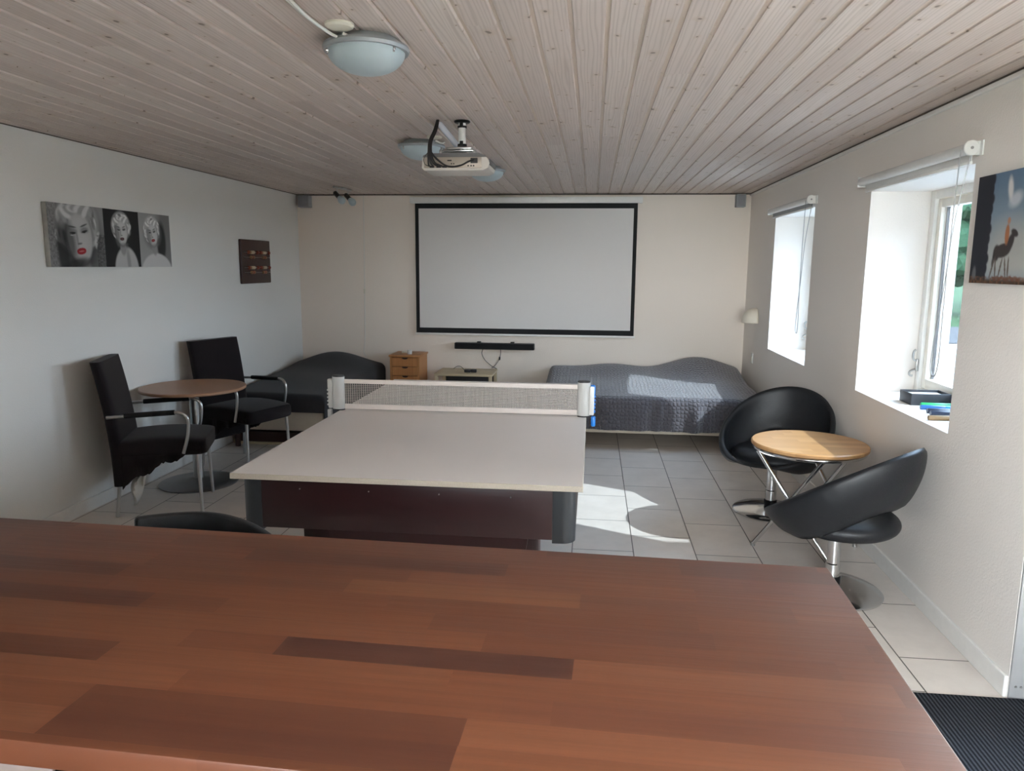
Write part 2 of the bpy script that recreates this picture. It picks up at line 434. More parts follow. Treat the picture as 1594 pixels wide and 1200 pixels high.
for nm, a in (('shadow_strip_1', (XR-.012, XR, YF, YB, HC-.010, HC+.002)), ('shadow_strip_2', (XL, XL+.006, YF, YB, HC-.005, HC+.002)), ('shadow_strip_3', (XL+.01, XR-.012, YB-.012, YB, HC-.012, HC+.002))):
    b = BM(); bx(b, *a); struct(nm, b, M_SHADOWLINE)
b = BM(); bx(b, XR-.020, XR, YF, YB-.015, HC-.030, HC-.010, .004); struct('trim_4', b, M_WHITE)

def window(n, w, wz=WZ):
    y0, y1 = w; z0, z1 = wz
    e = struct('window_%d' % n, loc=(1.92, (y0+y1)/2, z0))
    def lb(a, bev=.003):
        q = BM()
        for r in a: bx(q, r[0]-1.92, r[1]-1.92, r[2]-(y0+y1)/2, r[3]-(y0+y1)/2, r[4]-z0, r[5]-z0, bev)
        return q
    f = .055; x0, x1 = 1.889, 1.955
    build('window_frame', lb([(x0, x1, y0, y0+f, z0, z1), (x0, x1, y1-f, y1, z0, z1), (x0, x1, y0+f, y1-f, z0, z0+.03), (x0, x1, y0+f, y1-f, z1-.045, z1)]), M_WHITE, e)
    a0, a1, c0, c1 = y0+f+.004, y1-f-.004, z0+.034, z1-.049; s = .042; X0, X1 = 1.905, 1.96
    build('window_sash', lb([(X0, X1, a0, a0+s, c0, c1), (X0, X1, a1-s, a1, c0, c1), (X0, X1, a0+s, a1-s, c0, c0+.055), (X0, X1, a0+s, a1-s, c1-.045, c1)]), M_SASH, e)
    build('glazing_strip', lb([(1.935, 1.95, a1-s-.008, a1-s, c0+.055, c1-.045), (1.935, 1.95, a0+s, a0+s+.008, c0+.055, c1-.045)], 0), M_GREYMET, e)
    build('pane', lb([(1.941, 1.945, a0+s, a1-s, c0+.055, c1-.045)], 0), M_GLASS2, e)
    h = BM()
    yl = y1-.030-(y0+y1)/2
    box(h, (-.037, yl, .16), (.012, .022, .07), .004)
    tube(h, smooth_path([(-.045, yl, .185), (-.062, yl-.004, .20), (-.062, yl-.006, .235), (-.05, yl-.004, .25)]), .006)
    tube(h, smooth_path([(-.045, yl, .135), (-.066, yl+.012, .12), (-.066, yl+.016, .10), (-.05, yl+.01, .095)]), .006)
    build('window_catch', h, M_SATIN, e)
    return e
window(1, W1); window(2, W2); q = BM(); bx(q, -WF4[1]+.06, WF4[1]-.06, -.003, .002, .06, 1.24); build('pane', q, M_GLASS, WF4[0])
# outside window boards are the wall itself; door beside the mat
e = struct('door_1', loc=(1.67, (D1[0]+D1[1])/2, 0))
q = BM(); dy = (D1[1]-D1[0])/2
for a in ((-.04, .03, -dy, -dy+.06, 0, D1[2]), (-.04, .03, dy-.06, dy, 0, D1[2]), (-.04, .03, -dy+.06, dy-.06, D1[2]-.06, D1[2])): bx(q, *a, .003)
build('door_frame', q, M_WHITE, e)
q = BM(); dz = D1[2]-.065; w = dy-.065
for a in ((-.02, .025, -w, -w+.1, .01, dz), (-.02, .025, w-.1, w, .01, dz), (-.02, .025, -w+.1, w-.1, .01, .42), (-.02, .025, -w+.1, w-.1, dz-.1, dz)): bx(q, *a, .003)
build('door_leaf', q, M_WHITE, e)
q = BM(); bx(q, -.106, -.041, dy-.010, dy, .0, D1[2], .001); dl_ = build('door_lining', q, plain('grey_painted_steel', (.42, .42, .42), .45, .3), e)
for zz in (.05, .062):
    q = BM(); lathe(q, [(0, 0), (.005, 0), (.004, -.002), (0, -.003)], 10, (-.085+(zz-.05)*1.5, dy-.010, .05), 'Y'); build('screw', q, M_GREYMET, dl_)
q = BM(); bx(q, 0, .005, -w+.1, w-.1, .42, dz-.1); build('pane', q, M_GLASS, e)

# ------------------------------------------------------------------ outside
def mat_ground(name, c1, c2, sc, sc2):
    k = N(name); p = k.pos()
    f = k.noise(p, sc, 5, .7).outputs[0]; g = k.noise(p, sc2, 3).outputs[0]
    c = k.mix(f, c1, c2); c = k.mix(k.math('MULTIPLY', g, .4), c, tuple(x*.6 for x in c1))
    k.bump(f, .02)
    return k.out(c, .9, spec=.1)
M_LAWN = mat_ground('lawn_grass', (.014, .036, .009), (.022, .052, .015), 30, .6)
M_GRAV = mat_ground('grey_gravel', (.04, .037, .036), (.075, .07, .068), 60, 1.5)
M_PAVE = mat_ground('pale_terrace', (.30, .295, .285), (.38, .375, .36), 20, 1.0)
M_LEAF = mat_ground('tree_leaves', (.012, .034, .018), (.036, .075, .036), 9, 2.2)
M_BARK = plain('tree_bark', (.05, .04, .03), .9, var=.4, scale=12)
b = BM(); bx(b, XO, 60, -30, 90, -.4, -.12); bx(b, -40, XO, -30, YF-.25, -.4, -.12); bx(b, -40, XL-.25, YF-.25, 40, -.4, -.12); struct('lawn', b, M_LAWN)
b = BM(); bx(b, XO, 9.0, -12, 17.5, -.12, -.09); struct('terrace', b, M_PAVE)
b = BM(); bx(b, 4.0, 16, 17.5, 22.5, -.12, -.07); bx(b, 9.0, 10.5, -12, 17.5, -.12, -.07); struct('gravel_path', b, M_GRAV)
M_BRICK = plain('dark_red_brick', (.10, .045, .03), .9, var=.3, scale=6)
b = BM(); bx(b, XO, 9.0, -9, .70, -.12, 3.9); prism(b, [(-9.3, 3.9), (.95, 3.9), (-4.0, 6.2)], 7.2, 'YZ', XO); struct('added_sky_blocker_wing', b, M_BRICK)  # house wing added out of view to block sky from the window reveals
b = BM(); bx(b, XO, 4.9, .70, 2.70, 2.62, 2.80); bx(b, 4.7, 4.82, .80, .92, -.12, 2.62); bx(b, 4.7, 4.82, 2.52, 2.64, -.12, 2.62); o = struct('added_sun_canopy', b, M_WHITE)  # canopy added out of view to keep direct sun off the door
b = BM(); bx(b, XO, 2.55, 2.95, 8.4, 2.56, 2.70); struct('added_sky_overhang', b, M_WHITE)  # overhang added out of view to cut skylight on the window reveals
def tree(loc, h, r, lab, seed):
    rng = random.Random(seed)
    e = thing('tree', lab, 'tree', loc)
    q = BM(); tube(q, [(0, 0, -.05), (.05, 0, h*.25), (0, .08, h*.55)], [.22, .17, .09], 10); build('trunk', q, M_BARK, e)
    q = BM()
    for i in range(150):
        a = rng.random()*6.283; rr = r*math.sqrt(rng.random()); zz = h*(.16+.84*rng.random()); fall = math.sqrt(max(.05, 1-((zz/h-.5)/.52)**2))
        c = Vector((math.cos(a)*rr*fall, math.sin(a)*rr*fall, zz)); s = r*(.12+.10*rng.random())
        rr_ = bmesh.ops.create_icosphere(q, subdivisions=2, radius=s, matrix=Matrix.Translation(c))
        for v in rr_['verts']: v.co = c+(v.co-c)*(1+.45*(rng.random()-.5))
    o = build('crown', q, M_LEAF, e, smooth=False); o['kind'] = 'thing'
    return e
tree((14.0, 29, -.12), 7.5, 2.2, 'leafy tree behind the lawn seen through the near window', 1)
tree((19.5, 36, -.12), 8.5, 2.6, 'tall leafy tree farther back on the lawn', 2)
tree((9.0, 36, -.12), 8.0, 2.4, 'leafy tree standing left on the lawn edge', 3)
tree((26.5, 31, -.12), 9.0, 2.6, 'broad leafy tree right on the lawn edge', 5)

# ------------------------------------------------------------------ foreground counter
CZ = 1.05
ct = thing('bar_counter', 'reddish brown butcher-block bar counter filling the foreground', 'counter', (.421, 1.283, 0), -.0334)
b = BM(); bx(b, -3.2, 0, -.64, 0, CZ-.032, CZ, .003, 2); build('countertop', b, M_COUNTER, ct)
b = BM(); bx(b, -3.15, -.12, -.56, -.52, 0, CZ-.032); bx(b, -3.15, -.12, -.30, -.27, 0, CZ-.032); bx(b, -.15, -.12, -.52, -.30, 0, CZ-.032); build('base_panel', b, M_BLACKPL, ct)
b = BM(); bx(b, -3.16, -.10, -.575, -.50, .0, .02)
build('plinth', b, M_BLACKPL, ct)

# door mat
b = BM(); bx(b, .95, 1.618, 1.74, 2.692, 0, .011, .003)
o = build('door_mat', b, M_MAT); tag(o, 'charcoal ribbed door mat on the tiles beside the counter end', 'mat')

# ------------------------------------------------------------------ pool table with board and net
TX0, TX1, TY0, TY1, TZ = -1.357, -.016, 2.600, 4.985, .780
pt = thing('pool_table', 'dark mahogany pool table with black rounded corners under a white board', 'table', ((TX0+TX1)/2, (TY0+TY1)/2, 0))
hx, hy = (TX1-TX0)/2-.026, (TY1-TY0)/2-.026
zb = .550; zt = TZ-.0235
def cornerpost(sx, sy):
    q = BM(); w = .085; pts = []
    R = .05
    poly = [(hx-w, hy), (hx-w, hy-w), (hx, hy-w)]
    for i in range(9):
        a = math.pi/2*i/8
        poly.append((hx-R+R*math.cos(a), hy-R+R*math.sin(a)))
    poly = [(x*sx, y*sy) for x, y in poly]
    prism(q, poly, zt-zb, 'XY', zb); return q
for sx in (-1, 1):
    for sy in (-1, 1): build('corner_post', cornerpost(sx, sy), M_CORNER, pt, ang=.9)
for sy in (-1, 1):
    q = BM(); bx(q, -hx+.085, hx-.085, sy*hy-.035*(sy > 0)*1.0 - (0 if sy > 0 else 0), sy*hy+(.035 if sy < 0 else 0), zb+.012, zt, .002)
    poly = [(-hx+.345, zb+.014), (-hx+.36, .47), (hx-.19, .47), (hx-.175, zb+.014)]
    prism(q, poly, .03, 'XZ', sy*(hy-.002) if sy < 0 else hy-.032)
    build('end_apron', q, M_MAHOG, pt)
for sx in (-1, 1):
    q = BM(); bx(q, (hx-.035)*sx, hx*sx, -hy+.085, hy-.085, zb+.012, zt, .002); build('side_apron', q, M_MAHOG, pt)
q = BM(); bx(q, -hx+.05, hx-.05, -hy+.05, hy-.05, zb+.06, zt-.002); build('slate_bed', q, M_BLACKPL, pt)
for i in range(4):
    q = BM(); px = -hx+.24+i*(2*hx-.48)/3; lathe(q, [(0, 0), (.0026, 0), (.0026, .003), (0, .004)], 10, (px, -hy-.0035, zt-.035), 'Y'); build('screw', q, M_SATIN, pt)
for sx in (-1, 1):
    for sy in (-1, 1):
        q = BM(); x, y = sx*(hx-.22), sy*(hy-.30)
        bx(q, x-.07, x+.07, y-.07, y+.07, .02, zb+.07, .012); bx(q, x-.085, x+.085, y-.085, y+.085, 0, .03, .006); build('leg', q, M_MAHOG, pt)
tb = BM(); bx(tb, TX0, TX1, TY0, TY1, TZ-.022, TZ, .0015, 1)
for f in tb.faces: f.material_index = 0 if f.normal.z > .9 else 1
bd = build('table_tennis_board', tb, [M_BOARD, M_BOARDEDGE]); tag(bd, 'white board lying on the pool table as a playing surface', 'tabletop')
YN = 3.868
nt_ = thing('table_tennis_net', 'retractable table tennis net clamped across the white board', 'net', ((TX0+TX1)/2, YN, TZ))
PL, PR = TX0-.008-(TX0+TX1)/2, TX1-.016-(TX0+TX1)/2
for px, sg in ((PL, -1), (PR, 1)):
    q = BM()
    def ell(u, v, px=px): return None
    poly = []
    for i in range(28):
        a = 2*math.pi*i/28; poly.append((px+.034*math.cos(a), .024*math.sin(a)))
    prism(q, poly, .176, 'XY', .008)
    po = build('net_post', q, M_NETPOST, nt_, ang=.9)
    q = BM()
    for z in (.001, .184): q = BM(); prism(q, [(px+(x-px)*.96, y*.96) for x, y in poly], .008, 'XY', z); build('end_cap', q, M_BLACKPL, po)
    q = BM(); bx(q, px+sg*.030, px+sg*.055, -.018, .018, .012, .165, .005); build('clamp_body', q, M_PLASTICW if sg > 0 else M_NETPOST, po)
    q = BM(); bx(q, px+sg*.034, px+sg*.06, -.014, .014, .115, .172, .007); bx(q, px+sg*.040, px+sg*.064, -.014, .014, -.05, -.002+.006, .007)
    for k in range(5): cyl(q, (px+sg*.057, -.012, .03+k*.02), .006, .024, 10, 'Y')
    build('clamp_lever', q, M_BLUE if sg > 0 else M_NETPOST, po)
q = BM(); x0, x1 = PL+.03, PR-.03
bx(q, x0, x1, -.004, .004, .147, .171, .002); build('top_tape', q, M_TAPE, nt_)
q = BM(); bx(q, x0, x1, -.004, .004, .008, .036, .002); build('bottom_tape', q, M_TAPE, nt_)
q = BM(); n = 105
for i in range(n+1):
    x = x0+(x1-x0)*i/n; bx(q, x-.0013, x+.0013, -.0011, .0011, .036, .147)
for j in range(1, 12):
    z = .036+.111*j/12; bx(q, x0, x1, -.0011, .0011, z-.0013, z+.0013)
build('net_mesh', q, M_NET, nt_, smooth=False)

# ------------------------------------------------------------------ armchairs by the left wall
def make_armchair(label, loc, rz, group):
    e = thing('armchair', label, 'chair', loc, rz, group)
    W = .235
    # seat cushion with a crowned top
    def seat(u, v):
        a = 2*math.pi*v
        x = -.235+.525*u
        crown = .030*math.sin(math.pi*min(1, u*1.05))
        cy, cz = math.cos(a), math.sin(a)
        y = W*(abs(cy)**.28)*math.copysign(1, cy)
        z = .425+(.055+crown*.6*(cz > 0))*(abs(cz)**.35)*math.copysign(1, cz)
        k = 1-.10*ss(.93, 1.0, u)-.06*ss(.07, 0, u)
        return Vector((x+.0, y*k, .425+(z-.425)*(k if u > .5 else 1)))
    q = BM(); V = surf(q, seat, 20, 40); q.faces.new(V[0][:-1][::-1]); q.faces.new(V[-1][:-1]); bmesh.ops.remove_doubles(q, verts=q.verts, dist=1e-5)
    build('seat', q, M_VELVET, e, ang=1.1)
    # backrest: curved slip cover from skirt to top
    def back(u, v):
        z = .20+.775*u
        lean = -.215-.012*u - .078*u**2
        t = .040-.008*u
        a = 2*math.pi*v; cy, cx = math.cos(a), math.sin(a)
        y = W*(abs(cy)**.22)*math.copysign(1, cy); x = t*(abs(cx)**.5)*math.copysign(1, cx)
        return Vector((lean+x, y, z))
    q = BM(); V = surf(q, back, 22, 40); q.faces.new(V[0][:-1][::-1]); q.faces.new(V[-1][:-1]); bmesh.ops.remove_doubles(q, verts=q.verts, dist=1e-5)
    build('backrest', q, M_VELVET, e, ang=1.0)
    # torn skirt of the cover
    q = BM(); rng = random.Random(7)
    for sy in (-1, 1):
        n = 40; A = []; B = []
        for i in range(n+1):
            t = i/n; x = -.20+.46*t
            lo = .19+.20*min(1, t*1.15)**.8+.012*math.sin(t*17+sy)+.012*(rng.random()-.5)
            A.append(q.verts.new((x, sy*(W-.004), .43))); B.append(q.verts.new((x, sy*(W-.004+.01*math.sin(t*22)), lo)))
        for i in range(n): q.faces.new((A[i], A[i+1], B[i+1], B[i]))
    A = []; B = []
    for i in range(31):
        t = i/30; y = -W+2*W*t
        A.append(q.verts.new((.262, y, .43))); B.append(q.verts.new((.264, y, .385+.008*math.sin(t*20)+.006*rng.random())))
    for i in range(30): q.faces.new((A[i], A[i+1], B[i+1], B[i]))
    o = build('cover_skirt', q, M_VELVET, e); m = o.modifiers.new('thickness', 'SOLIDIFY'); m.thickness = .004
    for sy in (-1, 1):
        q = BM(); tube(q, [(.24, sy*.205, .40), (.252, sy*.222, 0.0)], [.0125, .0105], 12); build('leg', q, M_SATIN, e)
        q = BM(); tube(q, [(-.20, sy*.19, .40), (-.245, sy*.212, 0.0)], [.0125, .0105], 12); build('leg', q, M_SATIN, e)
        q = BM()
        pts = [(-.255, sy*(W+.012), .640), (-.10, sy*(W+.014), .648), (.06, sy*(W+.016), .655), (.14, sy*(W+.017), .657), (.185, sy*(W+.017), .640), (.205, sy*(W+.016), .595), (.195, sy*(W+.014), .50), (.165, sy*(W+.010), .395)]
        tube(q, smooth_path(pts, 8), .0105, 12); ar = build('armrest', q, M_SATIN, e)
        q = BM(); tube(q, smooth_path([(-.155, sy*(W+.0135), .647), (.0, sy*(W+.015), .653), (.13, sy*(W+.017), .658)], 6), .0165, 12); build('arm_pad', q, M_BLKMET, ar)
    return e
a1 = make_armchair('black fabric armchair with torn cover nearest the camera at the round table', (-2.752, 4.428, 0), math.radians(20), 'black fabric armchairs at the left wall')
# exposed white lining of the near armchair
q = BM(); rng = random.Random(3)
V = surf(q, lambda u, v: Vector((-.175+.15*u+.012*math.sin(9*v)-.06*v*u, -.10+.03*math.sin(7*u+5*v), .325-.05*(1-u)-.235*v*(.55+.45*math.cos(3.0*u-.3)))), 9, 12)
o = build('torn_lining', q, plain('white_lining_cloth', (.80, .79, .74), .9, bump=.002, bscale=90), a1); m = o.modifiers.new('thickness', 'SOLIDIFY'); m.thickness = .004
o['label'] = 'torn white lining hanging below the seat'
a2 = make_armchair('black fabric armchair behind the round table, nearest the left bed', (-2.705, 5.470, 0), math.radians(-20.6), 'black fabric armchairs at the left wall')

rt = thing('bistro_table', 'round beech-topped table on a grey pedestal between the black armchairs', 'table', (-2.80, 4.92, 0))
q = BM(); lathe(q, [(0, .683), (.348, .683), (.355, .688), (.355, .700), (.350, .705), (0, .705)], 64); build('tabletop', q, M_BEECH, rt)
q = BM(); lathe(q, [(0, .03), (.034, .03), (.034, .66), (.10, .672), (.10, .683), (0, .683)], 32); build('pedestal', q, M_SATIN, rt)
q = BM(); lathe(q, [(0, 0), (.268, 0), (.27, .006), (.262, .012), (.20, .020), (.06, .034), (.04, .04), (0, .04)], 64); build('base', q, M_GREYMET, rt)

# ------------------------------------------------------------------ beds
def cloth(X0, X1, Y0, Y1, dl, dr, df, db, ztop, mound, wr, step=.022, r=.05, uvo=1.0):
    """bedspread over a box: arc-length parametrised with rounded edges"""
    q = BM(); uvl = q.loops.layers.uv.new('UVMap')
    def edge(s, L, dn):  # s may be <0 or >L
        def f(t):        # t distance beyond start of bend
            if t <= 0: return t, 0
            a = t/r
            if a < math.pi/2: return r*math.sin(a), r*(1-math.cos(a))
            return r, r+(t-r*math.pi/2)
        if s < r: o, d = f(r-s); return r-o, d, -1
        if s > L-r: o, d = f(s-(L-r)); return L-r+o, d, 1
        return s, 0, 0
    LX, LY = X1-X0, Y1-Y0
    us = np.arange(-dl, LX+dr+1e-6, step); vs = np.arange(-df, LY+db+1e-6, step)
    V = []
    for u in us:
        row = []
        for v in vs:
            x, dx, sx = edge(u, LX, dl); y, dy, sy = edge(v, LY, df)
            d = (dx**3+dy**3)**(1/3)
            z = ztop-d; X, Y = X0+x, Y0+y
            k = max(0, 1-d/.10)
            z += mound(X, Y)*k
            w = wr(u, v)*min(1, d/.12)
            if sx: X += sx*w*(1 if dx > dy*.5 else 0)
            if sy: Y += sy*w*(1 if dy > dx*.5 else 0)
            row.append(q.verts.new((X, Y, z)))
        V.append(row)
    for i in range(len(us)-1):
        for j in range(len(vs)-1):
            f = q.faces.new((V[i][j], V[i+1][j], V[i+1][j+1], V[i][j+1]))
            for lp, (a, c) in zip(f.loops, ((i, j), (i+1, j), (i+1, j+1), (i, j+1))): lp[uvl].uv = (us[a], vs[c])
    return q
gs = lambda x, y, cx, cy, sx, sy: math.exp(-((x-cx)/sx)**2-((y-cy)/sy)**2)
# double bed under the window end of the back wall
BX0, BX1, BY0, BY1 = -.43, 1.50, 6.30, 7.83
bd2 = thing('double_bed', 'low bed under a quilted grey bedspread along the back wall', 'bed', ((BX0+BX1)/2, (BY0+BY1)/2, 0))
bo = Vector(bd2.location)
def B2(x0, x1, y0, y1, z0, z1, bev=.004): q = BM(); bx(q, x0-bo.x, x1-bo.x, y0-bo.y, y1-bo.y, z0, z1, bev); return q
build('bed_base', B2(BX0+.03, BX1-.02, BY0+.035, BY1, .142, .26, .006), M_CREAM, bd2)
build('mattress', B2(BX0+.03, BX1-.02, BY0+.03, BY1-.01, .26, .44, .04), M_CREAM, bd2)
for x in (BX0+.12, BX1-.12):
    for y in (BY0+.25, BY1-.12):
        q = BM(); cyl(q, (x-bo.x, y-bo.y, 0), .025, .142, 16); build('leg', q, M_SATIN, bd2)
def mound2(x, y):
    return .175*gs(x, y, 1.15, 7.62, .42, .34)+.10*gs(x, y, .1, 7.65, .8, .30)+.035*gs(x, y, .6, 7.0, .9, .5)+.010*math.sin(x*9+y*4)*ss(6.5, 7, y)
def wr2(u, v):
    f = .012*math.sin(u*11)+.008*math.sin(u*23+1)
    for c, w, h in ((1.02, .035, .030), (1.33, .05, .035), (1.40, .03, -.02), (.90, .05, .015)): f += h*math.exp(-((u-c-.12*(v+.1))/w)**2)
    return 1.0*f+.006
q = cloth(BX0, BX1, BY0, BY1, .28, .12, .265, 0, .462, mound2, wr2)
bmesh.ops.translate(q, verts=q.verts, vec=-bo)
bs = build('bedspread', q, M_QUILT, bd2, ang=3.2)
m = bs.modifiers.new('thickness', 'SOLIDIFY'); m.thickness = .008; m.offset = -1
# single bed along the left wall
SX0, SX1, SY0, SY1 = -3.135, -2.22, 5.92, 7.83
bd1 = thing('single_bed', 'single bed under a plain dark grey blanket in the left corner', 'bed', ((SX0+SX1)/2, (SY0+SY1)/2, 0))
bo = Vector(bd1.location)
build('bed_base', B2(SX0+.03, SX1-.03, SY0+.035, SY1, .16, .33, .006), M_CREAM, bd1)
build('mattress', B2(SX0+.03, SX1-.03, SY0+.03, SY1-.01, .33, .455, .04), M_CREAM, bd1)
for x in (SX0+.10, SX1-.10):
    for y in (SY0+.08, SY1-.12):
        q = BM(); cyl(q, (x-bo.x, y-bo.y, 0), .022, .16, 16); build('leg', q, M_DARKWOOD, bd1)
def mound1(x, y): return .165*gs(x, y, -2.70, 7.55, .42, .42)+.025*gs(x, y, -2.7, 6.8, .5, .6)+.006*math.sin(y*7+x*3)
def wr1(u, v): return .012*math.sin(v*6+.5)+.008*math.sin(v*15)+.006
q = cloth(SX0, SX1, SY0, SY1, .02, .33, .13, 0, .478, mound1, wr1)
bmesh.ops.translate(q, verts=q.verts, vec=-bo)
bs = build('blanket', q, M_BLANKET, bd1, ang=3.2)
m = bs.modifiers.new('thickness', 'SOLIDIFY'); m.thickness = .008; m.offset = -1
# tray under the single bed
ut = thing('underbed_tray', 'low bentwood tray with a dark lining under the single bed', 'tray', (-2.78, 6.50, 0))
q = BM(); poly = []
for cx, cy, a0 in ((.30, -.36, -90), (.30, .36, 0), (-.30, .36, 90), (-.30, -.36, 180)):
    for i in range(7): a = math.radians(a0+15*i); poly.append((cx+.06*math.cos(a), cy+.06*math.sin(a)))
prism(q, poly, .02, 'XY', 0)
build('tray_board', q, M_BIRCH, ut, ang=.9)
q = BM(); prism(q, [(x*.93, y*.95) for x, y in poly], .09, 'XY', .02); build('lining', q, M_DARKWOOD, ut, ang=.9)

# ------------------------------------------------------------------ chest of drawers, side table
ch = thing('drawer_chest', 'small orange pine chest of drawers between the bed and the low table', 'chest', (-1.915, 7.63, 0))
w, d, h = .155, .185, .645
q = BM(); bx(q, -w, -w+.018, -d, d, 0, h-.02); bx(q, w-.018, w, -d, d, 0, h-.02); bx(q, -w+.018, w-.018, d-.012, d, 0, h-.02); bx(q, -w+.018, w-.018, -d+.01, d-.012, .03, .05); build('carcass', q, M_PINE, ch)
q = BM(); bx(q, -w-.01, w+.012, -d-.012, d, h-.02, h, .003); build('top', q, M_PINE, ch)
nd = 6; z1 = h-.026; dhs = .0955
for i in range(nd):
    z0 = z1-dhs*(i+1)+.005; zt_ = z1-dhs*i
    a = -w+.021; c = w-.021; n = 12
    poly = [(a, z0), (c, z0), (c, zt_)]
    for k in range(n+1):
        t = math.pi*k/n; poly.append((.034*math.cos(t), zt_-.020*math.sin(t)))
    poly.append((a, zt_))
    q = BM(); prism(q, poly, .016, 'XZ', -d+.003); dr = build('drawer', q, M_PINE, ch, smooth=False)
    q = BM(); bx(q, a+.01, c-.01, -d+.019, -d+.03, z0, zt_-.002); build('drawer_box', q, M_DARKWOOD, dr, smooth=False)
o = thing('tea_light', 'small white candle holder on top of the pine chest', 'candle', (-1.885, 7.55, .645))
q = BM(); lathe(q, [(0, 0), (.022, 0), (.024, .003), (.024, .045), (.020, .045), (.018, .035), (0, .035)], 24); build('holder', q, M_PLASTICW, o)
q = BM(); lathe(q, [(0, .0351), (.017, .0351), (.017, .040), (0, .041)], 20); build('wax', q, M_LAMPSHADE, o)
b = BM(); bx(b, -1.985, -1.925, 7.60, 7.64, .645, .668, .004); o = build('matchbox', b, M_IVORY); tag(o, 'little cream box behind the white candle holder on the chest', 'box')
stb = thing('side_table', 'low pale birch side table beneath the black soundbar', 'table', (-1.29, 7.59, 0))
w, d, h = .30, .225, .472
q = BM(); bx(q, -w, w, -d, d, h-.022, h, .003); build('tabletop', q, M_BIRCH, stb)
for sx in (-1, 1):
    for sy in (-1, 1): q = BM(); bx(q, sx*(w-.022)-.017, sx*(w-.022)+.017, sy*(d-.025)-.017, sy*(d-.025)+.017, 0, h-.022, .002); build('leg', q, M_BIRCH, stb)
q = BM(); bx(q, -w+.04, w-.04, d-.02, d-.01, .10, h-.022); build('back_panel', q, M_BLACKPL, stb)
q = BM(); bx(q, -w+.04, w-.04, -d+.04, d-.04, .10, .118); build('shelf', q, M_BIRCH, stb)
o = thing('power_adapter', 'small black power brick on the birch side table', 'adapter', (-1.235, 7.52, .472))
q = BM(); bx(q, -.065, .0, -.022, .022, 0, .030, .005); bx(q, .004, .062, -.022, .022, 0, .032, .005); build('case', q, M_BLACKPL, o)
q = BM(); tube(q, smooth_path([(-.06, .0, .015), (-.11, .05, .05), (-.16, .11, .045), (-.21, .16, .012)]), .003, 6); build('cord', q, M_CABLEB, o)

# ------------------------------------------------------------------ projection screen, soundbar, speakers, wall cable
sc = thing('projection_screen', 'large white pull-down projection screen on the back wall', 'screen', (-.718, YB, .85))
cx = -.718
q = BM(); bx(q, -1.202, 1.202, -.075, -.003, 1.352, 1.415, .006); build('casing', q, M_WHITE, sc)
q = BM(); bx(q, -1.153, 1.155, -.042, -.040, .0, 1.362); fab = build('black_border', q, M_SCRBLK, sc)
q = BM(); bx(q, -1.115, 1.117, -.0435, -.0422, .055, 1.300); build('white_surface', q, M_SCREEN, sc)
q = BM(); bx(q, -1.165, 1.167, -.050, -.032, -.022, 0, .004); build('bottom_bar', q, M_WHITE, sc)
sb = thing('soundbar', 'long black soundbar on the wall under the projection screen', 'speaker', (-1.024, YB, .718))
q = BM(); bx(q, -.428, .428, -.085, -.015, -.034, .034, .008); build('cabinet', q, M_BLACKPL, sb)
q = BM(); bx(q, -.42, .42, -.088, -.083, -.028, .028, .002); build('grille', q, plain('black_speaker_cloth', (.01, .01, .011), .9, bump=.001, bscale=900), sb)
for x in (-.17, .19): q = BM(); bx(q, x-.02, x+.02, -.05, 0, .030, .046, .002); build('bracket', q, M_BLKMET, sb)
o = build('soundbar_cable', tube(tube(BM(), smooth_path([(-1.15, YB-.03, .685), (-1.165, YB-.02, .63), (-1.13, YB-.012, .56), (-1.06, YB-.012, .50), (-1.0, YB-.015, .465), (-1.03, YB-.02, .45), (-1.06, YB-.03, .455)]), .0035, 6), smooth_path([(-.96, YB-.03, .685), (-.965, YB-.015, .62), (-.99, YB-.012, .55), (-1.03, YB-.012, .50), (-1.06, YB-.012, .478)]), .0035, 6), M_CABLEB)
tag(o, 'thin cables hanging from the soundbar down to the side table', 'cable')
q = BM(); tube(q, [(-.972, YB-.014, .60), (-.975, YB-.014, .565)], .009, 8); x = build('plug', q, M_CABLEB, o)
for x, lab in ((-3.062, 'small grey speaker box in the left corner under the ceiling'), (1.447, 'small grey speaker box in the right corner under the ceiling')):
    s = thing('corner_speaker', lab, 'speaker', (x, YB, HC-.015), 0, 'corner speakers')
    q = BM(); bx(q, -.062 if x < 0 else -.046, .062 if x < 0 else .046, -.10, -.004, -.125, 0, .006); build('cabinet', q, M_PLASTICG, s)
    q = BM(); ww = (.062 if x < 0 else .046)-.010
    for k in range(9): bx(q, -ww, ww, -.104, -.099, -.115+k*.012, -.109+k*.012)
    build('grille', q, plain('speaker_grille_grey', (.22, .225, .24), .6), s)
o = build('wall_cable', tube(BM(), smooth_path([(-2.436, YB-.005, HC-.012), (-2.438, YB-.005, 1.9), (-2.444, YB-.006, 1.4), (-2.446, YB-.006, 1.28), (-2.45, YB-.006, 1.0), (-2.455, YB-.006, .75), (-2.47, YB-.01, .63), (-2.44, YB-.012, .57)]), .004, 8), M_CABLEW)
tag(o, 'thin white cable running down the back wall left of the screen', 'cable')
q = BM(); box(q, (-2.446, YB-.012, 1.285), (.018, .014, .055), .005); build('inline_switch', q, M_IVORY, o)

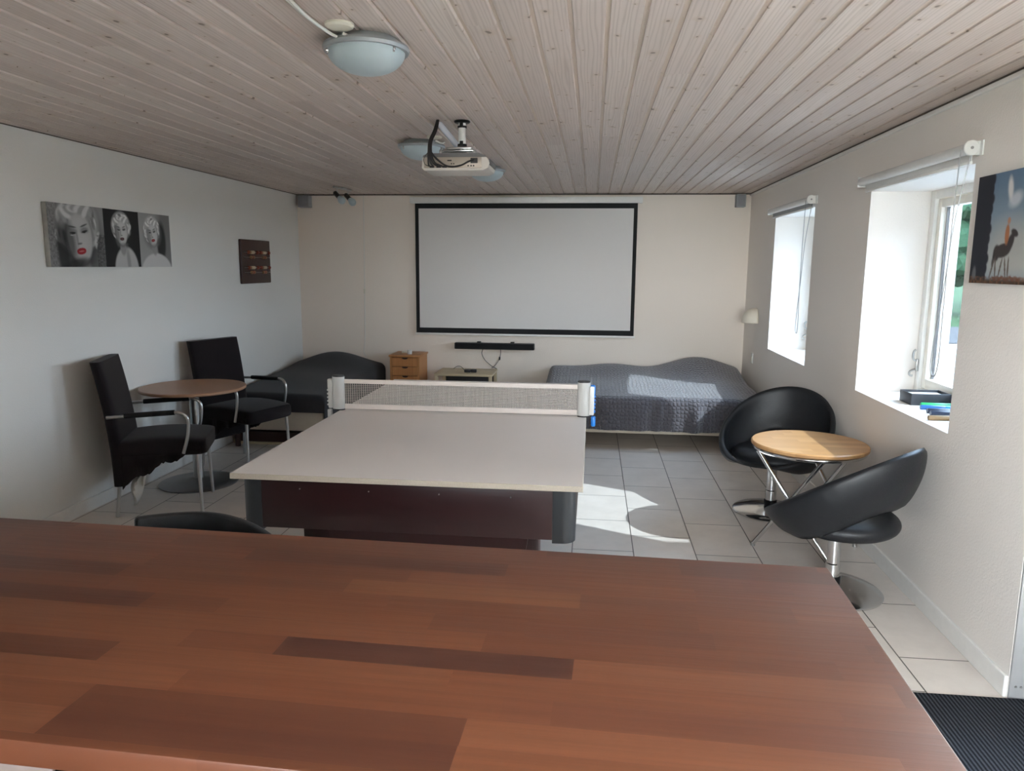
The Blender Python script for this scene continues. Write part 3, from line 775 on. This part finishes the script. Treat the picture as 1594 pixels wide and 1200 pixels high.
# ------------------------------------------------------------------ spotlight pair
sp = thing('spotlight', 'two-headed chrome spotlight on the ceiling near the back left corner', 'lamp', (-2.42, 7.16, HC))
q = BM(); tube(q, [(-.03, -.19, -.012), (.02, .17, -.012)], .010, 10); box(q, (-.005, -.0, -.006), (.05, .10, .012), .003); build('rail', q, M_SATIN, sp)
for dy, dx in ((-.11, -.02), (.10, .015)):
    q = BM(); tube(q, [(dx, dy, -.012), (dx-.005, dy, -.065)], .004, 8); ar = build('arm', q, M_SATIN, sp)
    D = Vector((.62, -.25, -.60)).normalized(); P0 = Vector((dx-.03, dy, -.055))
    q = BM(); tube(q, [P0, P0+D*.01, P0+D*.07], [.016, .022, .022], 16); build('socket', q, plain('dark_nickel', (.10, .10, .10), .25, 1), ar)
    q = BM(); tube(q, [P0+D*t for t in (.07, .085, .11, .135, .15, .156)], [.018, .027, .036, .032, .018, .004], 16); build('bulb', q, M_FROST, ar)

# ------------------------------------------------------------------ three dome lamps with junction covers
def make_lamp(label, loc):
    e = thing('ceiling_lamp', label, 'lamp', loc, 0, 'frosted dome ceiling lamps')
    q = BM(); lathe(q, [(0, 0), (.105, 0), (.112, -.016), (.140, -.022), (.143, -.030), (.139, -.040), (.128, -.040), (0, -.036)], 56); build('mounting_ring', q, M_LAMPRIM, e)
    q = BM(); pr = [(.128, -.036)]
    for i in range(1, 13):
        a = math.pi/2*i/12; pr.append((.128*math.cos(a)**.9 if i < 12 else 0, -.036-.072*math.sin(a)))
    lathe(q, pr, 56); build('glass_dome', q, M_FROST, e, ang=1.2)
    for a in (-150, -30, 90):
        a = math.radians(a); q = BM(); c = Vector((.126*math.cos(a), .126*math.sin(a), -.044)); box(q, c, (.014, .010, .014), .003, 2, Matrix.Rotation(a, 3, 'Z')); tube(q, [c, c+Vector((0, 0, -.012))], .004, 8); build('clip', q, M_CHROME, e)
    return e
l1 = make_lamp('frosted dome ceiling lamp nearest the camera, white cable beside it', (-.765, 2.535, HC))
l2 = dup(l1, (-1.045, 4.55, HC), .3, 'frosted dome ceiling lamp showing left of the projector')
l3 = dup(l1, (-.815, 5.72, HC), .8, 'frosted dome ceiling lamp farthest back, below the projector right corner')
def junction(x, y, lab):
    e = thing('junction_cover', lab, 'ceiling cover', (x, y, HC), 0, 'round ceiling junction covers')
    q = BM(); lathe(q, [(0, 0), (.045, 0), (.045, -.006), (.038, -.012), (.0, -.013)], 36); build('cover', q, M_IVORY, e)
    q = BM(); tube(q, smooth_path([(.0, .03, -.018), (.03, .055, -.03), (.045, .075, -.02)]), .005, 8); build('lead', q, M_CABLEW, e)
junction(-.797, 2.365, 'round ivory junction cover beside the nearest ceiling lamp')
junction(-.93, 4.38, 'round ivory junction cover behind the projector cables')
o = build('ceiling_cable', tube(tube(BM(), smooth_path([(-.846, 1.55, HC-.008), (-.848, 1.9, HC-.01), (-.850, 2.10, HC-.012), (-.848, 2.22, HC-.02), (-.835, 2.34, HC-.024), (-.82, 2.41, HC-.024), (-.79, 2.44, HC-.018)]), .005, 8), smooth_path([(-.858, 1.55, HC-.007), (-.860, 1.9, HC-.008), (-.862, 2.10, HC-.010), (-.862, 2.22, HC-.012), (-.852, 2.32, HC-.012)]), .004, 8), M_CABLEW)
tag(o, 'white cable looping over the ceiling boards to the nearest lamp', 'cable')

# ------------------------------------------------------------------ projector
pj = thing('projector', 'silver white projector hanging from the ceiling on a short mount', 'projector', (-.70, 3.90, HC))
X0, X1, Y0, Y1, Z0, Z1 = -.172, .172, -.10, .14, -.262, -.180
q = BM()
poly = [(X0, Z0+.012), (X0+.012, Z0), (X1-.035, Z0), (X1-.008, Z0+.012), (X1, Z0+.035), (X1-.006, Z1-.030), (X1-.016, Z1-.018), (X0+.004, Z1-.018)]
prism(q, poly, Y1-Y0, 'XZ', Y0); build('body', q, M_PROJ, pj, ang=.5)
q = BM(); prism(q, [(X0+.004, Z1-.0178), (X1-.016, Z1-.0178), (X1-.024, Z1-.008), (X1-.055, Z1+.002), (X0+.034, Z1+.002), (X0+.008, Z1-.008)], Y1-Y0, 'XZ', Y0); build('top_cover', q, M_PROJG, pj)
q = BM(); bx(q, X1-.010, X1+.003, Y0+.006, Y1-.02, Z0+.028, Z1-.026, .004); build('side_vent', q, M_PROJG, pj)
q = BM(); bx(q, X0+.012, X1-.04, Y0-.003, Y0+.001, Z0+.012, Z1-.018, .001); rp = build('rear_panel', q, plain('warm_silver_panel', (.40, .34, .28), .4, .2), pj)
def port(x, z, w_, h_, nm='socket'):
    q = BM(); bx(q, x-w_/2, x+w_/2, Y0-.0045, Y0-.0025, z-h_/2, z+h_/2, .001, 1); build(nm, q, M_PORT, rp)
port(.095, Z1-.035, .036, .026, 'power_socket')
for x in (.065, .080, .093): port(x, Z0+.022, .007, .007)
port(-.03, Z1-.034, .022, .006); port(-.02, Z1-.05, .006, .006); port(-.008, Z1-.05, .006, .006)
for x in (-.12, -.085, -.055): port(x, Z0+.018, .024, .010)
q = BM(); cyl(q, (.09, Y1, -.222), .035, .02, 28, 'Y', .004); build('lens', q, M_BLACKPL, pj)
q = BM(); lathe(q, [(0, 0), (.040, 0), (.042, -.006), (.036, -.012), (.0, -.012)], 32, (.012, .03, 0)); build('mount_plate', q, M_BLKMET, pj)
q = BM(); cyl(q, (.012, .03, -.12), .019, .108, 24); po = build('mount_pole', q, M_PLASTICW, pj)
for z in (-.032, -.122): q = BM(); bx(q, .003, .021, .005, .011, z, z+.020, .002); cyl(q, (.012, .03, z-.004), .024, .01, 24); build('clamp', q, M_BLKMET, po)
q = BM(); bx(q, -.06, .07, -.03, .10, -.148, -.138, .002); bx(q, -.10, .085, -.005, .012, -.156, -.148, .002); bx(q, -.10, .085, .06, .076, -.156, -.148, .002)
for x in (-.095, .08): bx(q, x-.006, x+.006, -.01, .08, -.180, -.148, .002)
build('mount_bracket', q, M_SATIN, pj)
q = BM(); tube(q, [(-.115, .05, -.004), (-.02, .08, -.12)], .016, 12); build('cable_duct', q, plain('pale_blue_white_pvc', (.62, .65, .72), .4), pj)
q = BM()
for k in range(4):
    s = (k-1.5)*.0045
    tube(q, smooth_path([(-.105+s*.6, -.02, -.004), (-.11+s, -.06, -.06), (-.125+s, -.105, -.12), (-.125+s*1.2, -.125, -.18), (-.118+s*2.4, -.122, -.225), (-.10+s*5, -.108, Z0+.02)]), .0042, 8)
tube(q, smooth_path([(-.115, -.12, -.18), (-.085, -.128, -.215), (-.03, -.13, -.246), (.03, -.13, -.242), (.07, -.125, -.222), (.092, -.106, -.212)]), .0042, 8)
tube(q, smooth_path([(-.115, -.12, -.185), (-.07, -.128, -.225), (-.04, -.128, -.243), (-.0, -.13, -.247)]), .004, 8)
tube(q, smooth_path([(-.13, -.118, -.17), (-.155, -.125, -.205), (-.15, -.12, -.235), (-.12, -.108, -.244)]), .002, 6)
build('cable', q, M_CABLEB, pj)

# ------------------------------------------------------------------ pictures and score board on the left wall
def paint(W_, H_, layers, bg):
    yy, xx = np.mgrid[0:H_, 0:W_]; X = (xx+.5)/H_; Y = 1-(yy+.5)/H_
    img = np.zeros((H_, W_, 3)); img[:] = bg
    for L in layers:
        kind, col, al = L[0], np.array(L[1]), L[2]
        if kind == 'e':
            cx, cy, rx, ry, rot, soft = L[3:]
            c, s = math.cos(rot), math.sin(rot); u = (X-cx)*c+(Y-cy)*s; v = -(X-cx)*s+(Y-cy)*c
            d = np.sqrt((u/rx)**2+(v/ry)**2); m = np.clip((1+soft/2-d)/soft, 0, 1)
        elif kind == 'r':
            x0, x1, y0, y1, soft = L[3:]
            m = np.clip((X-x0)/soft+.5, 0, 1)*np.clip((x1-X)/soft+.5, 0, 1)*np.clip((Y-y0)/soft+.5, 0, 1)*np.clip((y1-Y)/soft+.5, 0, 1)
        elif kind == 'n':   # streaky noise inside a rectangle
            x0, x1, y0, y1, sd = L[3:]; rg = np.random.RandomState(sd)
            nz = rg.rand(H_//3+2, W_//3+2); nz = np.kron(nz, np.ones((3, 3)))[:H_, :W_]
            m = ((X > x0)&(X < x1)&(Y > y0)&(Y < y1))*nz
        m = (m*al)[..., None]; img = img*(1-m)+col*m
    return img
def print_plane(name, img, parent, f):
    H_, W_ = img.shape[:2]; q = BM(); cl = q.verts.layers.float_color.new('print')
    V = [[q.verts.new(f(i/(W_-1), 1-j/(H_-1))) for i in range(W_)] for j in range(H_)]
    for j in range(H_):
        for i in range(W_): V[j][i][cl] = (*img[j, i], 1)
    for j in range(H_-1):
        for i in range(W_-1): q.faces.new((V[j][i], V[j][i+1], V[j+1][i+1], V[j+1][i]))
    return build(name, q, M_PRINT, parent)
g = lambda v: (v, v, v*.99)
LIP = (.33, .012, .02)
def portrait(cx, cy, s, tilt, lip, hair, skin, shade, seed=1, dark=.06):
    """a generic light-haired woman"""
    L = []; rg = random.Random(seed)
    c, sn = math.cos(tilt), math.sin(tilt)
    def P(x, y): return cx+s*(x*c-y*sn), cy+s*(x*sn+y*c)
    def E(col, al, x, y, rx, ry, rot=0, soft=.25): a, b_ = P(x, y); L.append(('e', col, al, a, b_, rx*s, ry*s, tilt+rot, soft))
    E(g(dark), .9, 0, .05, .98, 1.0, 0, .5)
    E(g(hair*.75), 1, 0, .34, .92, .88, 0, .25)
    for i in range(46):
        a = math.radians(-48+276*rg.random()); r_ = .62+.34*rg.random()
        v = hair*(1.15 if i % 3 else .28)*(.8+.3*rg.random())
        E(g(min(.85, v)), .8, r_*math.cos(a), .24+r_*.92*math.sin(a), .17, .07, a+1.2+.8*rg.random(), .6)
    E(g(skin*.55), 1, .02, -.98, .30, .50, 0, .4)
    E(g(dark), .8, 0, -.02, .63, .86, 0, .35)
    E(g(skin), 1, .02, -.02, .55, .80, 0, .16)
    E(g(shade), .8, -.44, -.08, .24, .70, .08, .9); E(g(shade), .55, .04, -.80, .44, .12, 0, .9); E(g(skin*1.15), .6, .20, -.10, .22, .30, 0, 1.0); E(g(skin*1.2), .6, .05, .42, .34, .16, 0, 1.0)
    for i in range(9):
        t = i/8; E(g(hair*(1.2 if i % 2 else .6)), .9, -.60+1.2*t, .62+.22*math.sin(math.pi*t), .24, .11, -.9+1.8*t, .5)
    for sx in (-1, 1):
        E(g(.04), .85, sx*.26, .30, .17, .026, sx*.20, .6); E(g(skin*.40), .75, sx*.26, .15, .18, .10, 0, .7); E(g(.02), .95, sx*.26, .12, .14, .032, sx*.10, .5); E(g(.02), .95, sx*.25, .09, .055, .045, 0, .5); E(g(skin*1.1), .8, sx*.27, .055, .11, .018, 0, .7)
    E(g(skin*.45), .65, -.10, -.06, .045, .22, 0, .8); E(g(.05), .7, -.02, -.22, .10, .030, 0, .7)
    E(lip, 1, -.08, -.41, .13, .055, .2, .25); E(lip, 1, .08, -.41, .13, .055, -.2, .25); E(lip, 1, 0, -.47, .20, .075, 0, .25); E((.55, .22, .22) if lip[0] > .2 else g(.22), .7, 0, -.45, .12, .022, 0, .5)
    return L
ART = thing('portrait_canvas', 'wide canvas of three black-and-white portraits with red lips on the left wall', 'picture', (XL, 4.68, 1.725))
q = BM(); bx(q, .002, .034, -.628, .628, -.186, .186, .003); build('canvas', q, plain('canvas_edge', (.36, .36, .33), .8, var=.35, scale=14), ART)
Ht = .372
y = -.628
def pan(img, y0, w_): print_plane('portrait', img, ART, lambda u, v: Vector((.0346, y0+w_*u, -.186+Ht*v)))
H_ = 110
w_ = .50; asp = w_/Ht
L = [('e', g(.30), .9, 1.15, .9, .3, .5, 0, .8)]+portrait(.70, .50, .54, .12, LIP, .58, .46, .045, 3, .05)
L += [('n', g(.30), .8, -.1, .20, -.1, 1.1, 4), ('e', g(.02), .85, .30, .25, .13, .5, .1, .6), ('e', g(.02), .8, .55, .04, .30, .09, .25, .7), ('n', g(.03), .7, 1.12, 1.4, -.1, .55, 5)]
pan(paint(int(H_*asp), H_, L, g(.16)), -.628, w_)
w_ = .375; asp = w_/Ht
L = [('e', g(.50), 1, .58, -.06, .34, .42, 0, .12), ('e', g(.28), .8, .64, .1, .05, .25, .1, .8)]+portrait(.48, .62, .28, .06, (.10, .02, .02), .72, .56, .18, 8, .02)
pan(paint(int(H_*asp), H_, L, g(.012)), -.128, w_)
w_ = .381; asp = w_/Ht
L = [('r', g(.20), 1, .62, 2, -1, 2, .2), ('e', g(.03), 1, .70, .48, .15, .36, 0, .4), ('e', g(.60), 1, .52, -.10, .50, .36, 0, .1)]+portrait(.42, .62, .27, .16, LIP, .80, .60, .25, 12, .18)
pan(paint(int(H_*asp), H_, L, g(.36)), .247, w_)

SB = thing('score_board', 'dark brown wooden scoreboard with rows of beads on the left wall', 'scoreboard', (XL, 6.757, 1.585))
q = BM(); bx(q, .002, .024, -.305, .305, -.20, .20, .008, 3); build('board', q, M_DARKWOOD, SB)
M_BEADW = plain('cream_bead', (.55, .46, .32), .35); M_BEADR = plain('red_bead', (.28, .06, .03), .35); M_BEADB = plain('tan_bead', (.30, .17, .08), .35)
for rz in (.085, .040, -.055, -.098):
    q = BM(); tube(q, [(.033, -.25, rz), (.033, .27, rz)], .0015, 6)
    for yy in (-.25, .01, .27): tube(q, [(.02, yy, rz), (.034, yy, rz)], .003, 6)
    build('wire', q, M_SATIN, SB)
def bead(y_, z_, m_):
    q = BM(); lathe(q, [(0, -.011), (.010, -.011), (.016, -.004), (.016, .004), (.010, .011), (0, .011)], 14, (.033, y_, z_), 'Y'); build('bead', q, m_, SB)
for c in (-.10, .15):
    for rz, big in ((.085, 1), (-.055, 1), (.040, 0), (-.098, 0)):
        if big:
            for k, m_ in enumerate((M_BEADR, M_BEADB, M_BEADW, M_BEADW, M_BEADW)): bead(c-.075+k*.024, rz, m_)
            bead(c+.105, rz, M_BEADR)
        else:
            for k, m_ in enumerate((M_BEADB, M_BEADR, M_BEADB)): bead(c-.03+k*.026, rz, m_)

# picture on the right wall, running out of the frame
RP = thing('animal_canvas', 'canvas picture of a dark tree trunk and walking animal on the right wall', 'picture', (XR, 3.012, 1.722))
q = BM(); bx(q, -.020, -.001, -.258, .258, -.21, .21, .002); build('canvas', q, plain('grey_canvas_edge', (.06, .065, .08), .8), RP)
D_ = (.022, .024, .034)
L = []
for i in range(12): L.append(('e', (.10+.03*i, .17+.03*i, .26+.022*i), .5, .7, .95-.075*i, 1.4, .09, 0, .9))
L += [('e', (.5, .45, .38), .5, .75, .30, .5, .25, 0, .9), ('e', (.75, .72, .68), .8, .58, .84, .04, .10, .2, .7), ('e', (.7, .72, .74), .6, .68, .74, .10, .06, .3, .8)]
L += [('r', D_, 1, -1, .27, -1, 2, .02)]+[('e', D_, 1, .265, .05+.09*i, .035+.012*(i % 3), .06, 0, .4) for i in range(11)]
L += [('e', (.16, .17, .18), .8, .085, .085, .035, .075, 0, .5), ('r', (.045, .03, .022), 1, -1, 3, -1, .045, .03), ('n', (.20, .10, .05), .8, .0, 2, .0, .07, 3)]
for i in range(9): L.append(('e', (.16, .06, .03), .8, .45+.05*i, .05+.01*(i % 2), .04, .016, .4*(i % 3-1), .5))
BR = (.05, .04, .038)
L += [('e', BR, 1, .55, .30, .13, .062, .12, .2), ('e', BR, 1, .45, .28, .055, .075, 0, .3), ('e', BR, 1, .66, .36, .05, .10, -.5, .3), ('e', BR, 1, .72, .45, .06, .03, -.4, .3), ('e', (.035, .03, .03), .9, .405, .23, .016, .07, -.2, .4)]
for x, r_ in ((.40, -.35), (.455, .12), (.54, -.25), (.62, .22), (.67, .05)): L.append(('e', (.12, .09, .075), 1, x, .145, .012, .10, r_, .4))
L += [('e', (.36, .14, .06), 1, .60, .44, .035, .09, 0, .3), ('e', (.42, .22, .14), 1, .61, .56, .025, .03, 0, .3)]
img = paint(126, 102, L, (.12, .19, .28))
# the left side of the picture lies at the larger Y
print_plane('print', img, RP, lambda u, v: Vector((-.0206, .258-.516*u, -.21+.42*v)))

# ------------------------------------------------------------------ wall lamp and socket on the right wall
wl = thing('wall_lamp', 'cream half-dome wall lamp in the corner above the quilted bed', 'lamp', (XR, 7.30, 1.045))
def shade(u, v):
    a = math.pi*(u)-math.pi/2; ph = math.pi/2*v
    r_ = .115*math.cos(ph)**.6 if v < 1 else 0
    return Vector((-max(0, math.cos(a))*r_*1.15-.004, math.sin(a)*r_, .135*math.sin(ph)))
q = BM(); V = surf(q, shade, 24, 14); bmesh.ops.remove_doubles(q, verts=q.verts, dist=1e-5)
o = build('lamp_shade', q, M_LAMPSHADE, wl, ang=1.5); m = o.modifiers.new('thickness', 'SOLIDIFY'); m.thickness = .003
q = BM(); bx(q, -.012, -.001, -.07, .07, .0, .11, .003); build('wall_plate', q, M_PLASTICG, wl)
q = BM(); cyl(q, (-.045, 0, .03), .018, .05, 16); box(q, (-.02, 0, .075), (.05, .02, .012)); build('bulb_holder', q, M_PLASTICW, wl)
so = thing('wall_socket', 'white wall socket below the wall lamp', 'socket', (XR, 7.36, .70))
q = BM(); bx(q, -.010, -.001, -.035, .035, -.05, .05, .004); build('plate', q, M_PLASTICW, so)
q = BM(); bx(q, -.014, -.008, -.02, .02, -.035, .015, .003); build('switch', q, M_IVORY, so)

# ------------------------------------------------------------------ roller blinds
def blind(y0, y1, zc, lab, hem_mat, ych, zlow):
    e = thing('roller_blind', lab, 'blind', (XR, (y0+y1)/2, zc), 0, 'roller blinds'); h = (y1-y0)/2
    q = BM(); cyl(q, (-.042, -h+.012, 0), .023, 2*h-.024, 28, 'Y'); build('roller', q, M_PLASTICW, e)
    q = BM(); bx(q, -.022, -.019, -h+.03, h-.03, -.048, .0); build('fabric', q, hem_mat, e)
    q = BM(); bx(q, -.026, -.014, -h+.03, h-.03, -.060, -.046, .003); build('hem_bar', q, M_WHITE, e)
    for sg in (-1, 1):
        q = BM(); bx(q, -.06, -.001, sg*h-.004, sg*h+.004, -.028, .028, .002); bx(q, -.008, -.001, sg*h-.02-.004, sg*h+.02+.004, -.03, .03, .003)
        br = build('bracket', q, M_PLASTICW, e)
        if sg < 0:
            q = BM(); cyl(q, (-.042, -h-.012, 0), .031, .016, 28, 'Y', .003); build('chain_wheel', q, M_PLASTICW, br)
            q = BM(); cyl(q, (-.042, -h-.0145, 0), .006, .003, 12, 'Y'); build('screw', q, M_GREYMET, br)
    ya, yb_ = ych[0]-(y0+y1)/2, ych[1]-(y0+y1)/2; zl = zlow-zc
    P = smooth_path([(-.071, -h+.02, -.005), (-.072, (-h+.02)*.7+ya*.3, zl*.35), (-.07, ya*.7+(-h)*.3, zl*.7), (-.062, ya, zl*.93), (-.06, (ya+yb_)/2, zl), (-.062, yb_, zl*.93), (-.055, yb_*.6+(-h+.03)*.4, zl*.6), (-.045, yb_*.3+(-h+.045)*.7, zl*.3), (-.02, -h+.035, -.005)], 10)
    q = BM(); tube(q, P, .0022, 6); build('chain', q, M_GREYMET, e)
blind(W2[0]-.035, W2[1]+.06, 2.055, 'white roller blind rolled up over the near window', M_PLASTICW, (3.375, 3.445), 1.10)
blind(W1[0]-.030, W1[1]+.05, 2.045, 'roller blind with a grey fabric band rolled up over the far window', M_PLASTICG, (5.625, 5.685), 1.09)

# ------------------------------------------------------------------ things on the near window sill
SZ = WZ[0]
bxo = thing('storage_box', 'open dark grey box with white contents on the near window sill', 'box', (1.785, 4.125, SZ))
q = BM(); w, d, h, t = .10, .075, .062, .005
for a in ((-w, w, -d, -d+t, 0, h), (-w, w, d-t, d, 0, h), (-w, -w+t, -d+t, d-t, 0, h), (w-t, w, -d+t, d-t, 0, h), (-w+t, w-t, -d+t, d-t, 0, t)): bx(q, *a, .0015)
build('box_shell', q, plain('dark_grey_card', (.030, .032, .040), .5), bxo)
q = BM(); bx(q, -w+.012, w-.012, -d+.01, d-.01, t, h-.012, .004); build('paper_contents', q, M_PLASTICW, bxo)
M_GREEN = plain('green_plastic', (.03, .40, .13), .3); M_NAVY = plain('navy_plastic', (.012, .02, .045), .3); M_BLUE2 = plain('mid_blue_plastic', (.02, .11, .33), .3); M_TAN = plain('tan_cardboard', (.30, .19, .09), .6)
def marker(lab, x, y, z, L_, r_, m1, m2, rz):
    e = thing('marker_pen', lab, 'pen', (x, y, z+r_), rz, 'pens on the near window sill')
    q = BM(); lathe(q, [(0, 0), (r_*.85, 0), (r_, .004), (r_, L_*.68), (r_*.95, L_*.69), (0, L_*.69)], 20, (0, 0, 0), 'X'); build('barrel', q, m1, e)
    q = BM(); lathe(q, [(0, L_*.69), (r_*1.06, L_*.69), (r_*1.06, L_*.95), (r_*.7, L_), (0, L_)], 20, (0, 0, 0), 'X'); build('cap', q, m2, e)
marker('bright green marker pen lying in front of the dark box', 1.715, 4.005, SZ, .18, .0125, M_GREEN, M_GREEN, -.08)
marker('blue marker pen lying just below the green one', 1.685, 3.935, SZ, .17, .012, M_BLUE2, M_BLUE, -.03)
marker('dark navy pen with a pale end lying between the blue and tan ones', 1.675, 3.835, SZ, .18, .0125, M_NAVY, M_PLASTICG, .02)
marker('second dark navy pen lying nearest the tan tube', 1.665, 3.775, SZ, .18, .0125, M_NAVY, M_NAVY, .04)
marker('tan cardboard tube lying nearest the sill corner', 1.605, 3.655, SZ, .17, .012, M_TAN, M_TAN, .03)

# ------------------------------------------------------------------ round bistro table and leather tub chairs on the right
bt = thing('folding_table', 'round oak table on crossed chrome legs between two black leather chairs', 'table', (1.232, 4.215, 0))
q = BM(); lathe(q, [(0, .577), (.305, .577), (.312, .583), (.312, .596), (.306, .602), (0, .602)], 64); build('tabletop', q, M_TABLEWOOD, bt)
q = BM(); tube(q, [(.292*math.cos(2*math.pi*i/48), .292*math.sin(2*math.pi*i/48), .566) for i in range(48)], .011, 10, True); build('ring', q, M_CHROME, bt)
def rod(a0, a1, k):
    P = lambda a, r_, z: Vector((r_*math.cos(math.radians(a)), r_*math.sin(math.radians(a)), z))
    A, Bq = P(a0, .285, .556), P(a1, .290, .012)
    mid = (A+Bq)/2; off = Vector((mid.x, mid.y, 0)).normalized()*k
    q = BM(); tube(q, [A+off*.5, mid+off, Bq], .0120, 12); lg = build('leg', q, M_CHROME, bt)
    q = BM(); lathe(q, [(0, 0), (.013, 0), (.013, .016), (.009, .02), (0, .02)], 12, (Bq.x, Bq.y, 0)); build('foot_cap', q, M_SATIN, lg)
rod(188, 282, .014); rod(268, 190, -.014); rod(80, 0, .014); rod(12, 86, -.014)
def make_tub(label, loc, rz):
    """faces local -X, backrest at +X"""
    e = thing('tub_chair', label, 'chair', loc, rz, 'black leather tub chairs')
    def rim(ph):
        # ph 0 at the rear, +-pi at the front
        c = math.cos(ph); ax, ay = .325, .335
        zt_ = .570+.210*c
        return Vector((.015+ax*c, ay*math.sin(ph), zt_))
    def low(ph):
        c = math.cos(ph); a = abs(ph)
        rise = ss(math.radians(100), math.radians(15), a)
        z = .318+.165*rise+.045*ss(math.radians(120), math.pi, a)
        k = 1+.10*rise
        return Vector((.0+.25*k*c, .27*math.sin(ph), z))
    def shell(u, v):
        ph = -math.pi+2*math.pi*u
        A, Bq = low(ph), rim(ph)
        # closed section: outside up (v 0..0.5) and inside down (0.5..1)
        th = .018
        n = Vector((math.cos(ph), math.sin(ph), .0))
        t = v*2 if v <= .5 else 2-v*2
        P = A.lerp(Bq, t); bul = .020*math.sin(math.pi*t)
        s = 1 if v <= .5 else -1
        e_ = th*math.sqrt(max(0, 1-abs(2*t-1)**6))
        return P+n*(bul+s*e_)
    q = BM(); surf(q, shell, 72, 33, True); bmesh.ops.remove_doubles(q, verts=q.verts, dist=1e-4)
    build('backrest', q, M_LEATHER, e, ang=2.0)
    q = BM()
    def seat(u, v):
        a = 2*math.pi*u; ph = -math.pi/2+math.pi*v
        r_ = math.cos(ph)**.45 if 0 < v < 1 else 0
        return Vector((.0+.262*r_*math.cos(a)+.02, .268*r_*math.sin(a), .375+.062*math.sin(ph)*(1 if ph < 0 else .95)-.02*max(0, 1-r_)*(ph > 0)))
    surf(q, seat, 56, 17, True); bmesh.ops.remove_doubles(q, verts=q.verts, dist=1e-4)
    build('seat', q, M_LEATHER, e, ang=2.0)
    q = BM(); lathe(q, [(0, .05), (.034, .05), (.034, .14), (.030, .145), (.030, .30), (.06, .305), (.11, .315), (0, .32)], 36); build('gas_column', q, M_CHROME, e)
    q = BM(); lathe(q, [(0, .034), (.036, .034), (.040, .045), (.040, .075), (.033, .08), (0, .08)], 36); build('collar', q, M_BLKMET, e)
    q = BM(); lathe(q, [(0, 0), (.234, 0), (.236, .006), (.228, .012), (.16, .020), (.08, .030), (.04, .036), (0, .036)], 72); build('base', q, M_CHROME, e)
    return e
t1 = make_tub('black leather tub chair nearest the camera at the oak table', (1.205, 3.600, 0), math.radians(-45))
t2 = dup(t1, (1.185, 4.800, 0), math.radians(55), 'black leather tub chair behind the oak table beside the quilted bed')

# ------------------------------------------------------------------ black chair behind the counter
bc = thing('curved_back_chair', 'black chair with a curved back half hidden behind the counter', 'chair', (-.985, 1.615, 0), 0)
def cback(u, v):
    a = math.radians(-38+76*u); t = v
    R = .335
    top = .902-.075*max(0, (u-.3)/.7)**2
    z = .55+(top-.55)*t
    return Vector((R*math.sin(a), -.105+R*math.cos(a)-.05+.04*t, z))
q = BM(); surf(q, cback, 30, 10); o = build('backrest', q, M_LEATHER, bc, ang=1.5); m = o.modifiers.new('thickness', 'SOLIDIFY'); m.thickness = .028; m.offset = 0
bv = o.modifiers.new('round', 'BEVEL'); bv.width = .008; bv.segments = 2
q = BM(); box(q, (0, -.02, .46), (.42, .40, .07), .03, 3); build('seat', q, M_LEATHER, bc)
for sx in (-1, 1):
    for sy in (-1, 1):
        q = BM(); tube(q, [(sx*.17, -.02+sy*.16, .44), (sx*.19, -.02+sy*.18, 0)], .012, 10); build('leg', q, M_SATIN, bc)
    q = BM(); tube(q, [(sx*.17, .14, .44), (sx*.17, .17, .62)], .011, 10); build('back_support', q, M_SATIN, bc)
# pale cloth hanging below the near edge of the counter
q = BM(); surf(q, lambda u, v: Vector((-.78+.185*u-.03*v*u, .705+.004*math.sin(9*u), 1.0165-.25*v)), 10, 8)
o = build('tea_towel', q, plain('pale_pink_cotton', (.22, .175, .155), .9), None); m = o.modifiers.new('thickness', 'SOLIDIFY'); m.thickness = .006
tag(o, 'pale cloth hanging under the near edge of the counter', 'towel')
